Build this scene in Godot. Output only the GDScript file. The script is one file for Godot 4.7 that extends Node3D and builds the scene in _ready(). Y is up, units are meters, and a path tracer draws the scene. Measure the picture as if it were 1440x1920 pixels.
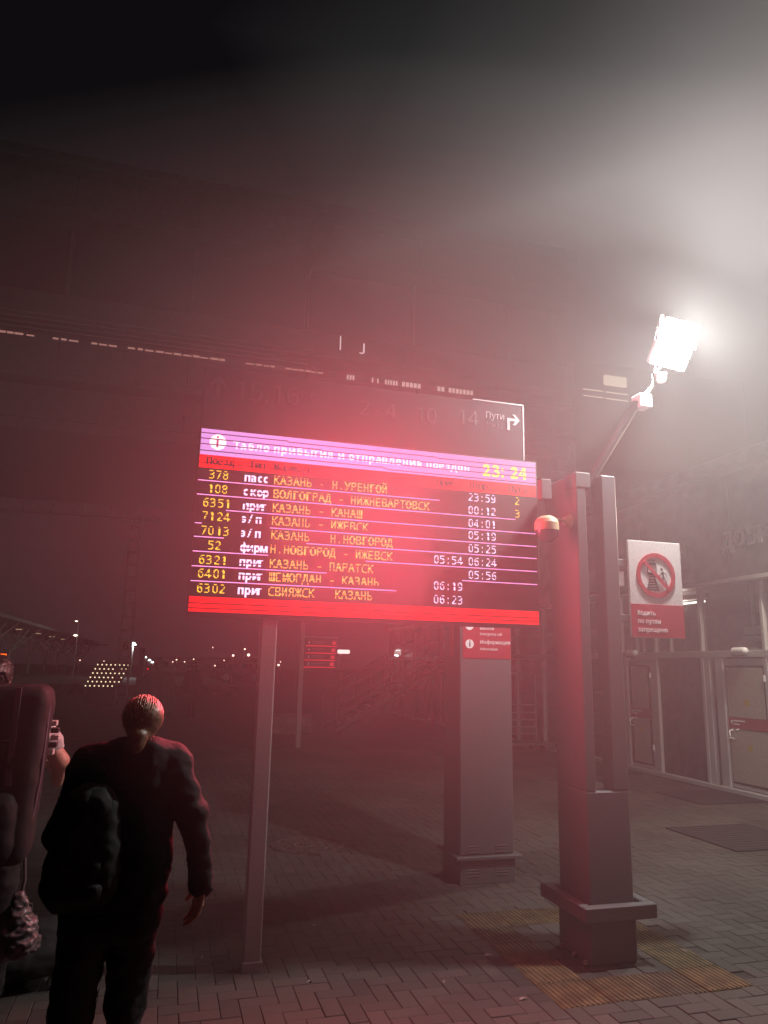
extends Node3D
# A railway station forecourt at night: LED departures board, steel pillar with floodlight, fog added as lens glare.
# World axes follow the place: x runs along the board, -z away from it; the camera looks 16 degrees to the right of -z.

var rng := RandomNumberGenerator.new()
var used := {}
var mats := {}
var box_cache := {}
var grain: NoiseTexture2D
var blotch: NoiseTexture2D
var bumps: NoiseTexture2D
var fibre: NoiseTexture2D

# ---------------------------------------------------------------- helpers
func numbered(called: String) -> String:
	if not used.has(called):
		used[called] = 0
		return called
	used[called] += 1
	return "%s_%03d" % [called, used[called]]

func thing(called: String, label: String, category: String, at := Vector3.ZERO, turn := 0.0, group := "") -> Node3D:
	var o := Node3D.new()
	o.name = numbered(called)
	add_child(o)
	o.position = at
	o.rotation.y = turn
	meta(o, label, category, group)
	return o

func meta(o: Node3D, label: String, category: String, group := "") -> void:
	o.set_meta("label", label)
	o.set_meta("category", category)
	if group != "":
		o.set_meta("group", group)

func part(parent: Node3D, called: String, mesh: Mesh, m: Material, at := Vector3.ZERO, rot := Vector3.ZERO) -> MeshInstance3D:
	var o := MeshInstance3D.new()
	o.name = called if parent != self else numbered(called)
	o.mesh = mesh
	o.material_override = m
	o.position = at
	o.rotation = rot
	parent.add_child(o, true)
	return o

func noise_tex(seed_: int, freq: float, octaves: int, lo: float, hi: float, size := 512, normal := false) -> NoiseTexture2D:
	var n := FastNoiseLite.new()
	n.seed = seed_
	n.frequency = freq
	n.fractal_octaves = octaves
	var t := NoiseTexture2D.new()
	t.width = size
	t.height = size
	t.seamless = true
	t.noise = n
	if normal:
		t.as_normal_map = true
		t.bump_strength = 3.0
	else:
		var g := Gradient.new()
		g.set_color(0, Color(lo, lo, lo))
		g.set_color(1, Color(hi, hi, hi))
		t.color_ramp = g
	return t

func lin(r: float, g: float, b: float) -> Color:
	return Color(r, g, b).linear_to_srgb()

# key, linear base colour, roughness, metal, texture ("", "grain", "blotch", "fibre"), texture metres
func mat(key: String, c := Color.WHITE, rough := 0.7, metal := 0.0, tex := "", metres := 1.0, bump := 0.0) -> StandardMaterial3D:
	if mats.has(key):
		return mats[key]
	var m := StandardMaterial3D.new()
	m.resource_name = key
	m.albedo_color = lin(c.r, c.g, c.b)
	m.roughness = rough
	m.metallic = metal
	if tex != "":
		m.albedo_texture = {"grain": grain, "blotch": blotch, "fibre": fibre}[tex]
		m.uv1_triplanar = true
		m.uv1_world_triplanar = true
		m.uv1_scale = Vector3.ONE / metres
		if tex == "fibre":
			m.uv1_scale = Vector3(1.0, 0.08, 1.0) / metres
		m.roughness_texture = grain
		m.roughness_texture_channel = BaseMaterial3D.TEXTURE_CHANNEL_RED
		if bump > 0.0:
			m.heightmap_enabled = true
			m.heightmap_texture = bumps
			m.heightmap_scale = bump
	mats[key] = m
	return m

func glow(key: String, c: Color, energy: float) -> StandardMaterial3D:
	if mats.has(key):
		return mats[key]
	var m := StandardMaterial3D.new()
	m.resource_name = key
	m.albedo_color = Color(0.1, 0.1, 0.1)
	m.emission_enabled = true
	m.emission = c
	m.emission_energy_multiplier = energy
	mats[key] = m
	return m

func glass(key: String, c: Color, alpha: float) -> StandardMaterial3D:
	if mats.has(key):
		return mats[key]
	var m := StandardMaterial3D.new()
	m.resource_name = key
	m.transparency = BaseMaterial3D.TRANSPARENCY_ALPHA
	m.albedo_color = Color(c.r, c.g, c.b, alpha)
	m.roughness = 0.05
	mats[key] = m
	return m

func st_new() -> SurfaceTool:
	var st := SurfaceTool.new()
	st.begin(Mesh.PRIMITIVE_TRIANGLES)
	return st

func tri(st: SurfaceTool, a: Vector3, b: Vector3, c: Vector3, n: Vector3) -> void:
	var ccw := (b - a).cross(c - a).dot(n) > 0.0
	for p in ([a, c, b] if ccw else [a, b, c]):
		st.set_normal(n)
		st.add_vertex(p)

func quad(st: SurfaceTool, a: Vector3, b: Vector3, c: Vector3, d: Vector3, n: Vector3) -> void:
	tri(st, a, b, c, n)
	tri(st, a, c, d, n)

# a box with chamfered edges centred on c, added to a SurfaceTool
func add_box(st: SurfaceTool, c: Vector3, s: Vector3, b := 0.004) -> void:
	var h := s / 2.0
	b = minf(b, minf(h.x, minf(h.y, h.z)) * 0.6)
	var ax := [Vector3.RIGHT, Vector3.UP, Vector3.BACK]
	var hh := [h.x, h.y, h.z]
	for i in 3:
		var j := (i + 1) % 3
		var k := (i + 2) % 3
		for s1 in [-1.0, 1.0]:
			var n: Vector3 = ax[i] * s1
			var o: Vector3 = c + n * hh[i]
			var u: Vector3 = ax[j] * (hh[j] - b)
			var v: Vector3 = ax[k] * (hh[k] - b)
			quad(st, o - u - v, o + u - v, o + u + v, o - u + v, n)
			for s2 in [-1.0, 1.0]:   # edge between +-i and +-j, running along k
				var n2: Vector3 = ax[j] * s2
				var p: Vector3 = c + n * hh[i] + n2 * (hh[j] - b)
				var q: Vector3 = c + n * (hh[i] - b) + n2 * hh[j]
				quad(st, p - v, p + v, q + v, q - v, (n + n2).normalized())
	for sx in [-1.0, 1.0]:
		for sy in [-1.0, 1.0]:
			for sz in [-1.0, 1.0]:
				tri(st, c + Vector3(sx * h.x, sy * (h.y - b), sz * (h.z - b)), c + Vector3(sx * (h.x - b), sy * h.y, sz * (h.z - b)), c + Vector3(sx * (h.x - b), sy * (h.y - b), sz * h.z), Vector3(sx, sy, sz).normalized())

func box(s: Vector3, b := 0.004) -> ArrayMesh:
	var key := "%.4f,%.4f,%.4f,%.4f" % [s.x, s.y, s.z, b]
	if not box_cache.has(key):
		var st := st_new()
		add_box(st, Vector3.ZERO, s, b)
		box_cache[key] = st.commit()
	return box_cache[key]

func slab(parent: Node3D, called: String, lo: Vector3, hi: Vector3, m: Material, b := 0.004) -> MeshInstance3D:
	return part(parent, called, box((hi - lo).abs(), b), m, (lo + hi) / 2.0)

# tube through points with a radius at each
func add_tube(st: SurfaceTool, pts: Array, radii: Array, sides := 10, caps := true) -> void:
	var rings := []
	var norms := []
	for i in pts.size():
		var t: Vector3 = (pts[mini(i + 1, pts.size() - 1)] - pts[maxi(i - 1, 0)]).normalized()
		var u := t.cross(Vector3.UP if absf(t.y) < 0.9 else Vector3.RIGHT).normalized()
		var v := t.cross(u)
		var ring := []
		var nr := []
		for k in sides:
			var a := TAU * k / sides
			var n := u * cos(a) + v * sin(a)
			nr.append(n)
			ring.append(pts[i] + n * radii[i])
		rings.append(ring)
		norms.append(nr)
	for i in pts.size() - 1:
		for k in sides:
			var k2 := (k + 1) % sides
			var vs := [rings[i][k], rings[i][k2], rings[i + 1][k2], rings[i + 1][k]]
			var ns := [norms[i][k], norms[i][k2], norms[i + 1][k2], norms[i + 1][k]]
			var flat: Vector3 = ns[0] + ns[1]
			for t3 in [[0, 1, 2], [0, 2, 3]]:
				var ccw: bool = (vs[t3[1]] - vs[t3[0]]).cross(vs[t3[2]] - vs[t3[0]]).dot(flat) > 0.0
				for q in ([t3[0], t3[2], t3[1]] if ccw else t3):
					st.set_normal(ns[q])
					st.add_vertex(vs[q])
	if caps:
		for e in [0, pts.size() - 1]:
			var other: int = 1 if e == 0 else e - 1
			var n: Vector3 = (pts[e] - pts[other]).normalized()
			for k in sides:
				tri(st, pts[e], rings[e][k], rings[e][(k + 1) % sides], n)

func tube(pts: Array, r: float, sides := 10) -> ArrayMesh:
	var st := st_new()
	var rr := []
	for p in pts:
		rr.append(r)
	add_tube(st, pts, rr, sides)
	return st.commit()

# lathe round +y: profile of Vector2(radius, y)
func lathe(profile: Array, sides := 24) -> ArrayMesh:
	var st := st_new()
	for i in profile.size() - 1:
		var p: Vector2 = profile[i]
		var q: Vector2 = profile[i + 1]
		var nn := Vector2(q.y - p.y, p.x - q.x).normalized()
		for k in sides:
			var a := TAU * k / sides
			var b := TAU * (k + 1) / sides
			var ra := Vector3(cos(a), 0, sin(a))
			var rb := Vector3(cos(b), 0, sin(b))
			var n := ((ra + rb).normalized() * nn.x + Vector3.UP * nn.y).normalized()
			var mid := Vector3.ZERO
			quad(st, ra * p.x + Vector3.UP * p.y, rb * p.x + Vector3.UP * p.y, rb * q.x + Vector3.UP * q.y, ra * q.x + Vector3.UP * q.y, n)
	return st.commit()

# flat outline (x, y) with thickness d, front face at z = 0 looking to +z
func plate(outline: PackedVector2Array, d: float) -> ArrayMesh:
	var st := st_new()
	var idx := Geometry2D.triangulate_polygon(outline)
	for i in range(0, idx.size(), 3):
		var a := Vector3(outline[idx[i]].x, outline[idx[i]].y, 0)
		var b := Vector3(outline[idx[i + 1]].x, outline[idx[i + 1]].y, 0)
		var c := Vector3(outline[idx[i + 2]].x, outline[idx[i + 2]].y, 0)
		tri(st, a, b, c, Vector3.BACK)
		tri(st, a - Vector3(0, 0, d), b - Vector3(0, 0, d), c - Vector3(0, 0, d), Vector3.FORWARD)
	var ccw := not Geometry2D.is_polygon_clockwise(outline)
	for i in outline.size():
		var p := outline[i]
		var q := outline[(i + 1) % outline.size()]
		var e := q - p
		var n := Vector3(e.y, -e.x, 0).normalized() * (1.0 if ccw else -1.0)
		quad(st, Vector3(p.x, p.y, 0), Vector3(q.x, q.y, 0), Vector3(q.x, q.y, -d), Vector3(p.x, p.y, -d), n)
	return st.commit()

func ring_plate(r0: float, r1: float, d: float, sides := 40) -> ArrayMesh:
	var st := st_new()
	for k in sides:
		var a := Vector3(cos(TAU * k / sides), sin(TAU * k / sides), 0)
		var b := Vector3(cos(TAU * (k + 1) / sides), sin(TAU * (k + 1) / sides), 0)
		var z := Vector3(0, 0, -d)
		quad(st, a * r0, b * r0, b * r1, a * r1, Vector3.BACK)
		quad(st, a * r1, b * r1, b * r1 + z, a * r1 + z, (a + b).normalized())
		if r0 > 0.0:
			quad(st, a * r0, b * r0, b * r0 + z, a * r0 + z, -(a + b).normalized())
	return st.commit()

var fonts := {}
func font(kind: String) -> SystemFont:
	if not fonts.has(kind):
		var f := SystemFont.new()
		f.font_names = PackedStringArray(["Droid Sans Mono" if kind == "mono" else "Droid Sans"])
		f.font_weight = 700 if kind == "bold" else 400
		fonts[kind] = f
	return fonts[kind]

# lettering whose middle-left point is at «at»
func text(parent: Node3D, called: String, s: String, cap: float, m: Material, at: Vector3, kind := "sans", depth := 0.003, align := HORIZONTAL_ALIGNMENT_LEFT) -> MeshInstance3D:
	var t := TextMesh.new()
	t.text = s
	t.font = font(kind)
	t.font_size = 48
	t.pixel_size = cap / (0.714 * 48.0)
	t.depth = depth
	t.curve_step = 4.0
	t.horizontal_alignment = align
	return part(parent, called, t, m, at)

# ---------------------------------------------------------------- bodies: capsule field meshed as surface nets
# bones: [a, b, radius a, radius b, blend]
func body_mesh(bones: Array, cell: float, wrinkle := 0.0, wrinkle_freq := 9.0, seed_ := 1) -> ArrayMesh:
	var lo := Vector3(1e9, 1e9, 1e9)
	var hi := -lo
	for b in bones:
		var r: float = maxf(b[2], b[3]) + cell * 3.0
		for p in [b[0], b[1]]:
			lo = lo.min(p - Vector3.ONE * r)
			hi = hi.max(p + Vector3.ONE * r)
	var nx := int((hi.x - lo.x) / cell) + 2
	var ny := int((hi.y - lo.y) / cell) + 2
	var nz := int((hi.z - lo.z) / cell) + 2
	var f := PackedFloat32Array()
	f.resize(nx * ny * nz)
	f.fill(1.0)
	for b in bones:
		var a: Vector3 = b[0]
		var ba: Vector3 = b[1] - a
		var bb := maxf(ba.length_squared(), 1e-9)
		var ra: float = b[2]
		var dr: float = b[3] - b[2]
		var k: float = b[4]
		var r := maxf(b[2], b[3]) + maxf(k, cell * 2.5)
		var l: Vector3 = ((a.min(b[1]) - Vector3.ONE * r - lo) / cell).floor()
		var u: Vector3 = ((a.max(b[1]) + Vector3.ONE * r - lo) / cell).ceil()
		for iz in range(maxi(0, int(l.z)), mini(nz, int(u.z) + 1)):
			for iy in range(maxi(0, int(l.y)), mini(ny, int(u.y) + 1)):
				var row := (iz * ny + iy) * nx
				for ix in range(maxi(0, int(l.x)), mini(nx, int(u.x) + 1)):
					var pa := lo + Vector3(ix, iy, iz) * cell - a
					var h := clampf(pa.dot(ba) / bb, 0.0, 1.0)
					var d := (pa - ba * h).length() - ra - dr * h
					var g := f[row + ix]
					var w := maxf(k - absf(d - g), 0.0) / k
					f[row + ix] = minf(d, g) - w * w * k * 0.25
	var noise := FastNoiseLite.new()
	noise.seed = seed_
	noise.frequency = 1.0
	noise.fractal_octaves = 3
	var at := {}
	var verts := PackedVector3Array()
	var norms := PackedVector3Array()
	var index := PackedInt32Array()
	var sy := nx
	var sz := nx * ny
	var off := [0, 1, sy, sy + 1, sz, sz + 1, sz + sy, sz + sy + 1]
	var corner := [Vector3(0, 0, 0), Vector3(1, 0, 0), Vector3(0, 1, 0), Vector3(1, 1, 0), Vector3(0, 0, 1), Vector3(1, 0, 1), Vector3(0, 1, 1), Vector3(1, 1, 1)]
	var edges := [[0, 1], [2, 3], [4, 5], [6, 7], [0, 2], [1, 3], [4, 6], [5, 7], [0, 4], [1, 5], [2, 6], [3, 7]]
	var reach := cell * 2.0
	for iz in nz - 1:
		for iy in ny - 1:
			for ix in nx - 1:
				var i0 := iz * sz + iy * sy + ix
				if absf(f[i0]) > reach:
					continue
				var inside := 0
				for o in off:
					if f[i0 + o] < 0.0:
						inside += 1
				if inside == 0 or inside == 8:
					continue
				var sum := Vector3.ZERO
				var cnt := 0
				for e in edges:
					var va := f[i0 + off[e[0]]]
					var vb := f[i0 + off[e[1]]]
					if (va < 0.0) != (vb < 0.0):
						sum += corner[e[0]].lerp(corner[e[1]], va / (va - vb))
						cnt += 1
				var gr := Vector3(f[i0 + 1] - f[i0] + f[i0 + sy + sz + 1] - f[i0 + sy + sz], f[i0 + sy] - f[i0] + f[i0 + 1 + sy + sz] - f[i0 + 1 + sz], f[i0 + sz] - f[i0] + f[i0 + 1 + sy + sz] - f[i0 + 1 + sy]).normalized()
				var p := lo + (Vector3(ix, iy, iz) + sum / cnt) * cell
				if wrinkle > 0.0:
					p += gr * wrinkle * noise.get_noise_3d(p.x * wrinkle_freq, p.y * wrinkle_freq * 1.6, p.z * wrinkle_freq)
				at[i0] = verts.size()
				verts.append(p)
				norms.append(gr)
	for i0 in at:
		var inside: bool = f[i0] < 0.0
		for ax in [[1, sy, sz], [sy, sz, 1], [sz, 1, sy]]:
			if (f[i0 + ax[0]] < 0.0) == inside:
				continue
			var a2: int = i0 - ax[1]
			var a3: int = i0 - ax[1] - ax[2]
			var a4: int = i0 - ax[2]
			if not (at.has(a2) and at.has(a3) and at.has(a4)):
				continue
			var q: Array = [at[i0], at[a2], at[a3], at[a4]]
			if not inside:
				q.reverse()
			# Godot: clockwise from outside
			for t in [0, 2, 1, 0, 3, 2]:
				index.append(q[t])
	var st := st_new()
	if wrinkle > 0.0:
		var arr0 := []
		arr0.resize(Mesh.ARRAY_MAX)
		arr0[Mesh.ARRAY_VERTEX] = verts
		arr0[Mesh.ARRAY_INDEX] = index
		var tmp := ArrayMesh.new()
		tmp.add_surface_from_arrays(Mesh.PRIMITIVE_TRIANGLES, arr0)
		st.create_from(tmp, 0)
		st.generate_normals()
		return st.commit()
	var arr := []
	arr.resize(Mesh.ARRAY_MAX)
	arr[Mesh.ARRAY_VERTEX] = verts
	arr[Mesh.ARRAY_NORMAL] = norms
	arr[Mesh.ARRAY_INDEX] = index
	var out := ArrayMesh.new()
	out.add_surface_from_arrays(Mesh.PRIMITIVE_TRIANGLES, arr)
	return out

func join(meshes: Array) -> ArrayMesh:
	var st := st_new()
	for m in meshes:
		st.append_from(m, 0, Transform3D())
	return st.commit()

# hand bones: wrist, direction of the fingers, normal of the palm, side of the thumb
func hand_bones(w: Vector3, dir: Vector3, palm: Vector3, thumb: Vector3, curl := 0.5) -> Array:
	var out := []
	var c := w + dir * 0.045
	for i in 4:
		var s := (i - 1.5) * 0.0195
		var k := w + dir * (0.088 - absf(i - 1.3) * 0.005) + thumb * -s
		out.append([w + thumb * -s * 0.55, k, 0.015, 0.011, 0.012])
		var l: float = [0.036, 0.041, 0.038, 0.03][i]
		var d1 := (dir + palm * curl * 0.5).normalized()
		var d2 := (dir + palm * curl * 1.4).normalized()
		var d3 := (dir * 0.8 + palm * curl * 2.2).normalized()
		var p1 := k + d1 * l
		var p2 := p1 + d2 * l * 0.66
		var p3 := p2 + d3 * l * 0.5
		out.append([k, p1, 0.0098, 0.0088, 0.005])
		out.append([p1, p2, 0.0088, 0.0078, 0.004])
		out.append([p2, p3, 0.0078, 0.0066, 0.004])
	var t0 := w + dir * 0.02 + thumb * 0.02
	var t1 := w + dir * 0.058 + thumb * 0.046 + palm * 0.012
	var t2 := t1 + (dir * 0.9 + thumb * 0.25 + palm * 0.4).normalized() * 0.03
	out.append([t0, t1, 0.016, 0.0105, 0.012])
	out.append([t1, t2, 0.0105, 0.0085, 0.005])
	return out

func head_bones(c: Vector3, fwd: Vector3, k := 1.0) -> Array:
	var right := fwd.cross(Vector3.UP).normalized()
	var out := [
		[c + Vector3.UP * 0.02 - fwd * 0.02, c + Vector3.UP * 0.02 + fwd * 0.025, 0.085, 0.08, 0.03],
		[c + Vector3.UP * 0.01 + fwd * 0.03, c - Vector3.UP * 0.085 + fwd * 0.045, 0.066, 0.036, 0.03],
		[c - Vector3.UP * 0.03 + fwd * 0.09, c + Vector3.UP * 0.005 + fwd * 0.082, 0.016, 0.008, 0.01],
		[c - Vector3.UP * 0.065 + fwd * 0.078 - right * 0.012, c - Vector3.UP * 0.065 + fwd * 0.078 + right * 0.012, 0.01, 0.01, 0.012],
		[c + right * 0.078 + Vector3.UP * 0.012 - fwd * 0.005, c + right * 0.076 - Vector3.UP * 0.025, 0.013, 0.008, 0.008],
		[c - right * 0.078 + Vector3.UP * 0.012 - fwd * 0.005, c - right * 0.076 - Vector3.UP * 0.025, 0.013, 0.008, 0.008],
	]
	for b in out:
		b[0] = c + (b[0] - c) * k
		b[1] = c + (b[1] - c) * k
		b[2] *= k
		b[3] *= k
	return out

# ---------------------------------------------------------------- the picture on the LED board
const LW := 384
const LH := 190

func led_text(im: Image, s: String, x: float, base: float, size: int, kind: String, c: Color, step := 0.0, cut := 0.42) -> float:
	var ts := TextServerManager.get_primary_interface()
	var r: RID = font(kind).get_rids()[0]
	var sz := Vector2i(size, 0)
	for ch in s:
		var gi := ts.font_get_glyph_index(r, size, ch.unicode_at(0), 0)
		var adv := ts.font_get_glyph_advance(r, size, gi).x
		if ch != " ":
			ts.font_render_glyph(r, sz, gi)
			var ti := ts.font_get_glyph_texture_idx(r, sz, gi)
			var uv := ts.font_get_glyph_uv_rect(r, sz, gi)
			var off := ts.font_get_glyph_offset(r, sz, gi)
			var src := ts.font_get_texture_image(r, sz, ti)
			for yy in int(uv.size.y):
				for xx in int(uv.size.x):
					if src.get_pixel(int(uv.position.x) + xx, int(uv.position.y) + yy).a > cut:
						var px := int(round(x + off.x)) + xx
						var py := int(round(base + off.y)) + yy
						if px >= 0 and px < LW and py >= 0 and py < LH:
							im.set_pixel(px, py, c)
		x += step if step > 0.0 else adv
	return x

func led_picture() -> ImageTexture:
	var im := Image.create(LW, LH, false, Image.FORMAT_RGB8)
	im.fill(Color(0.012, 0.006, 0.008))
	var lilac := Color(0.76, 0.53, 0.80)
	var pink := Color(0.83, 0.47, 0.70)
	for x in LW:
		im.fill_rect(Rect2i(x, 0, 1, 28), lilac.lerp(pink, clampf((x - 120.0) / 200.0, 0.0, 1.0)))
	var red := Color(1.0, 0.04, 0.04)
	var white := Color(1.0, 0.86, 1.0)
	var yellow := Color(1.0, 0.80, 0.22)
	im.fill_rect(Rect2i(0, 28, LW, 14), red)
	im.fill_rect(Rect2i(0, 175, LW, 15), red)
	# header: round information mark, title, clock
	for y in range(-9, 10):
		for x in range(-9, 10):
			if x * x + y * y <= 72:
				im.set_pixel(17 + x, 13 + y, Color(1.0, 0.9, 0.92))
	im.fill_rect(Rect2i(16, 11, 2, 8), Color(0.7, 0.2, 0.4))
	im.fill_rect(Rect2i(16, 7, 2, 2), Color(0.7, 0.2, 0.4))
	led_text(im, "Табло прибытия и отправления поездов", 33, 19, 13, "bold", white, 0.0)
	led_text(im, "23:24", 316, 22, 19, "bold", Color(1.0, 0.86, 0.3), 11.6)
	# dark lines where the refresh of the panel leaves rows out
	var gap := Color(0.22, 0.07, 0.2)
	for k in 4:
		var y: int = [4, 10, 16, 23][k]
		for x in LW:
			var yy: int = y + (1 if x > 90 + 37 * k else 0) + (1 if x > 260 - 21 * k else 0)
			im.set_pixel(x, yy, gap)
	var ink := Color(0.2, 0.0, 0.02)
	for c in [["Поезд", 7], ["Тип", 51], ["Маршрут", 77], ["Приб.", 260], ["Отпр.", 300], ["Путь", 349]]:
		led_text(im, c[0], c[1], 38, 10, "mono", ink, 5.7, 0.16)
	for x in LW:
		im.set_pixel(x, 36 + (1 if x > 150 else 0), Color(0.3, 0.0, 0.02))
		im.set_pixel(x, 181 + (1 if x > 210 else 0), Color(0.3, 0.0, 0.02))
		im.set_pixel(x, 186, Color(0.4, 0.0, 0.02))
	var rows := [
		["378", "пасс", "КАЗАНЬ - Н.УРЕНГОЙ", "", "23:59", "2"],
		["108", "скор", "ВОЛГОГРАД - НИЖНЕВАРТОВСК", "", "00:12", "3"],
		["6351", "приг", "КАЗАНЬ - КАНАШ", "", "04:01", ""],
		["7124", "э/п", "КАЗАНЬ - ИЖЕВСК", "", "05:19", ""],
		["7013", "э/п", "КАЗАНЬ - Н.НОВГОРОД", "", "05:25", ""],
		["52", "фирм", "Н.НОВГОРОД - ИЖЕВСК", "05:54", "06:24", ""],
		["6321", "приг", "КАЗАНЬ - ПАРАТСК", "", "05:56", ""],
		["6401", "приг", "ШЕМОРДАН - КАЗАНЬ", "06:19", "", ""],
		["6302", "приг", "СВИЯЖСК - КАЗАНЬ", "06:23", "", ""],
	]
	for i in rows.size():
		var y := 42.0 + 14.78 * i
		var base := y + 11.0
		var r: Array = rows[i]
		led_text(im, r[0], 21 - 3.7 * r[0].length(), base, 12, "mono", yellow, 7.2)
		led_text(im, r[1], 46, base, 12, "bold", white, 6.8)
		led_text(im, r[2], 77, base, 12, "mono", Color(1.0, 0.74, 0.34), 6.98)
		led_text(im, r[3], 257, base, 12, "mono", white, 6.9)
		led_text(im, r[4], 298, base, 12, "mono", white, 6.9)
		led_text(im, r[5], 356, base, 12, "mono", yellow, 6.9)
		# one or two rows of diodes dark across each line of writing
		for x in LW:
			var k := 3 + (i * 5 + int((x + i * 40) / 130.0) * 4) % 8
			im.set_pixel(x, clampi(int(y) + k, 0, LH - 1), Color(0.012, 0.006, 0.008))
	# white rules between the lines, partly dark
	var spans := [[0.0, 0.69], [0.0, 0.93], [0.08, 1.0], [0.2, 1.0], [0.3, 1.0], [0.47, 1.0], [0.0, 0.36], [0.0, 0.5], [0.0, 0.2]]
	var more := [[], [], [], [0.0, 0.02], [0.0, 0.08], [0.0, 0.2], [0.76, 1.0], [0.0, 0.56], [0.9, 1.0]]
	for i in 8:
		var y := int(42.0 + 14.78 * (i + 1)) - 1
		for sp in [spans[i], more[i]]:
			if sp.size():
				im.fill_rect(Rect2i(int(sp[0] * LW), y, int((sp[1] - sp[0]) * LW), 1), Color(1.0, 0.62, 0.9))
	# each diode a lit square with a dark joint round it
	var big := Image.create(LW * 4, LH * 4, false, Image.FORMAT_RGB8)
	for y in LH:
		for x in LW:
			var c := im.get_pixel(x, y)
			big.fill_rect(Rect2i(x * 4, y * 4, 4, 4), Color(c.r * 0.72, c.g * 0.72, c.b * 0.72))
			big.fill_rect(Rect2i(x * 4, y * 4, 3, 3), c)
	return ImageTexture.create_from_image(big)

# ---------------------------------------------------------------- the scene
func _ready() -> void:
	rng.seed = 20
	camera_and_air()
	textures()
	ground()
	concourse_bridge()
	station_building()
	facade_floodlight()
	pillar_group()
	departures_board()
	info_pillar()
	background()
	people()
	litter()

func camera_and_air() -> void:
	var cam := Camera3D.new()
	cam.name = "camera"
	var yaw := deg_to_rad(16.0)
	var pitch := deg_to_rad(11.8)
	var roll := deg_to_rad(1.2)
	var fw0 := Vector3(sin(yaw), 0, -cos(yaw))
	var rt0 := Vector3(cos(yaw), 0, sin(yaw))
	var fw := fw0 * cos(pitch) + Vector3.UP * sin(pitch)
	var up0 := Vector3.UP * cos(pitch) - fw0 * sin(pitch)
	var rt := rt0 * cos(roll) + up0 * sin(roll)
	var up := up0 * cos(roll) - rt0 * sin(roll)
	cam.transform = Transform3D(Basis(rt, up, -fw), Vector3(0, 1.7, 0))
	cam.fov = rad_to_deg(2.0 * atan(960.0 / 1387.0))
	cam.near = 0.05
	cam.far = 600.0
	add_child(cam)
	cam.current = true

	var sky_mat := ProceduralSkyMaterial.new()
	sky_mat.sky_top_color = Color(0.055, 0.045, 0.055)
	sky_mat.sky_horizon_color = Color(0.12, 0.085, 0.095)
	sky_mat.ground_bottom_color = Color(0.03, 0.025, 0.025)
	sky_mat.ground_horizon_color = Color(0.10, 0.07, 0.08)
	sky_mat.sky_curve = 0.15
	var sky := Sky.new()
	sky.sky_material = sky_mat
	var e := Environment.new()
	e.background_mode = Environment.BG_SKY
	e.sky = sky
	e.background_energy_multiplier = 1.0
	e.tonemap_mode = Environment.TONE_MAPPER_LINEAR
	e.tonemap_exposure = 1.0
	e.sdfgi_enabled = true
	e.ssao_enabled = true
	e.ssil_enabled = true
	# no fog overall; the halos come from the added volumes below
	e.volumetric_fog_enabled = true
	e.volumetric_fog_density = 0.0
	e.volumetric_fog_albedo = Color(1.0, 1.0, 1.0)
	e.volumetric_fog_anisotropy = 0.1
	var we := WorldEnvironment.new()
	we.name = "world_environment"
	we.environment = e
	add_child(we)
	# added fog that imitates lens glare: one in front of the board, one above and behind the floodlight.
	# Each is two wedge-edged volumes (cubes standing on a corner), so that it thins out evenly towards its rim.
	glare_fog_bank(Vector3(1.234, 2.408, -3.834), Vector3(6.014, 3.347, 2.454), [[1.0, 0.031, 0.1]])
	glare_fog_bank(Vector3(1.575, 2.541, -3.834), Vector3(6.014, 3.347, 2.454), [[0.721, 0.036, 0.624]])
	glare_fog_bank(Vector3(5.239, 6.823, -4.965), Vector3(5.632, 5.189, 4.271), [[1.0, 0.034, 0.0], [0.839, 0.12, 0.524]])

func glare_fog_bank(at: Vector3, reach: Vector3, layers: Array) -> void:
	var o := Node3D.new()
	o.name = numbered("glare_fog_bank")
	o.set_meta("kind", "stuff")
	o.set_meta("label", "added fog volume imitating lens glare round the lights")
	o.set_meta("category", "glare_fog")
	add_child(o)
	var w := (at - Vector3(0, 1.7, 0)).normalized()
	var u := w.cross(Vector3.UP).normalized()
	var v := u.cross(w)
	o.transform = Transform3D(Basis(u * reach.x, v * reach.y, -w * reach.z), at)
	var r2 := 1.0 / sqrt(2.0)
	var r3 := 1.0 / sqrt(3.0)
	var r6 := 1.0 / sqrt(6.0)
	for l in layers:
		var fv := FogVolume.new()
		fv.name = "glare_fog"
		fv.shape = RenderingServer.FOG_VOLUME_SHAPE_BOX
		fv.size = Vector3.ONE * 1.2247 * l[0]
		fv.basis = Basis(Vector3.BACK, l[2] + PI) * Basis(Vector3(r2, r6, r3), Vector3(-r2, r6, r3), Vector3(0, -2.0 * r6, r3))
		var fm := FogMaterial.new()
		fm.albedo = Color(1, 1, 1)
		fm.density = l[1]
		fv.material = fm
		o.add_child(fv, true)

func textures() -> void:
	grain = noise_tex(3, 0.06, 5, 0.84, 1.0)
	blotch = noise_tex(8, 0.012, 5, 0.55, 1.0)
	bumps = noise_tex(5, 0.05, 5, 0.0, 1.0)
	fibre = noise_tex(11, 0.05, 4, 0.35, 1.0)

# ---------------------------------------------------------------- paving
func on_other_paving(x: float, z: float) -> bool:
	if x > 2.1 and x < 3.3 and z > -5.3 and z < -3.8 and not (x > 2.4 and x < 3.0 and z > -5.0 and z < -4.1):
		return true
	return Vector2(x - 1.47, z + 7.55).length() < 0.36

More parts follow.
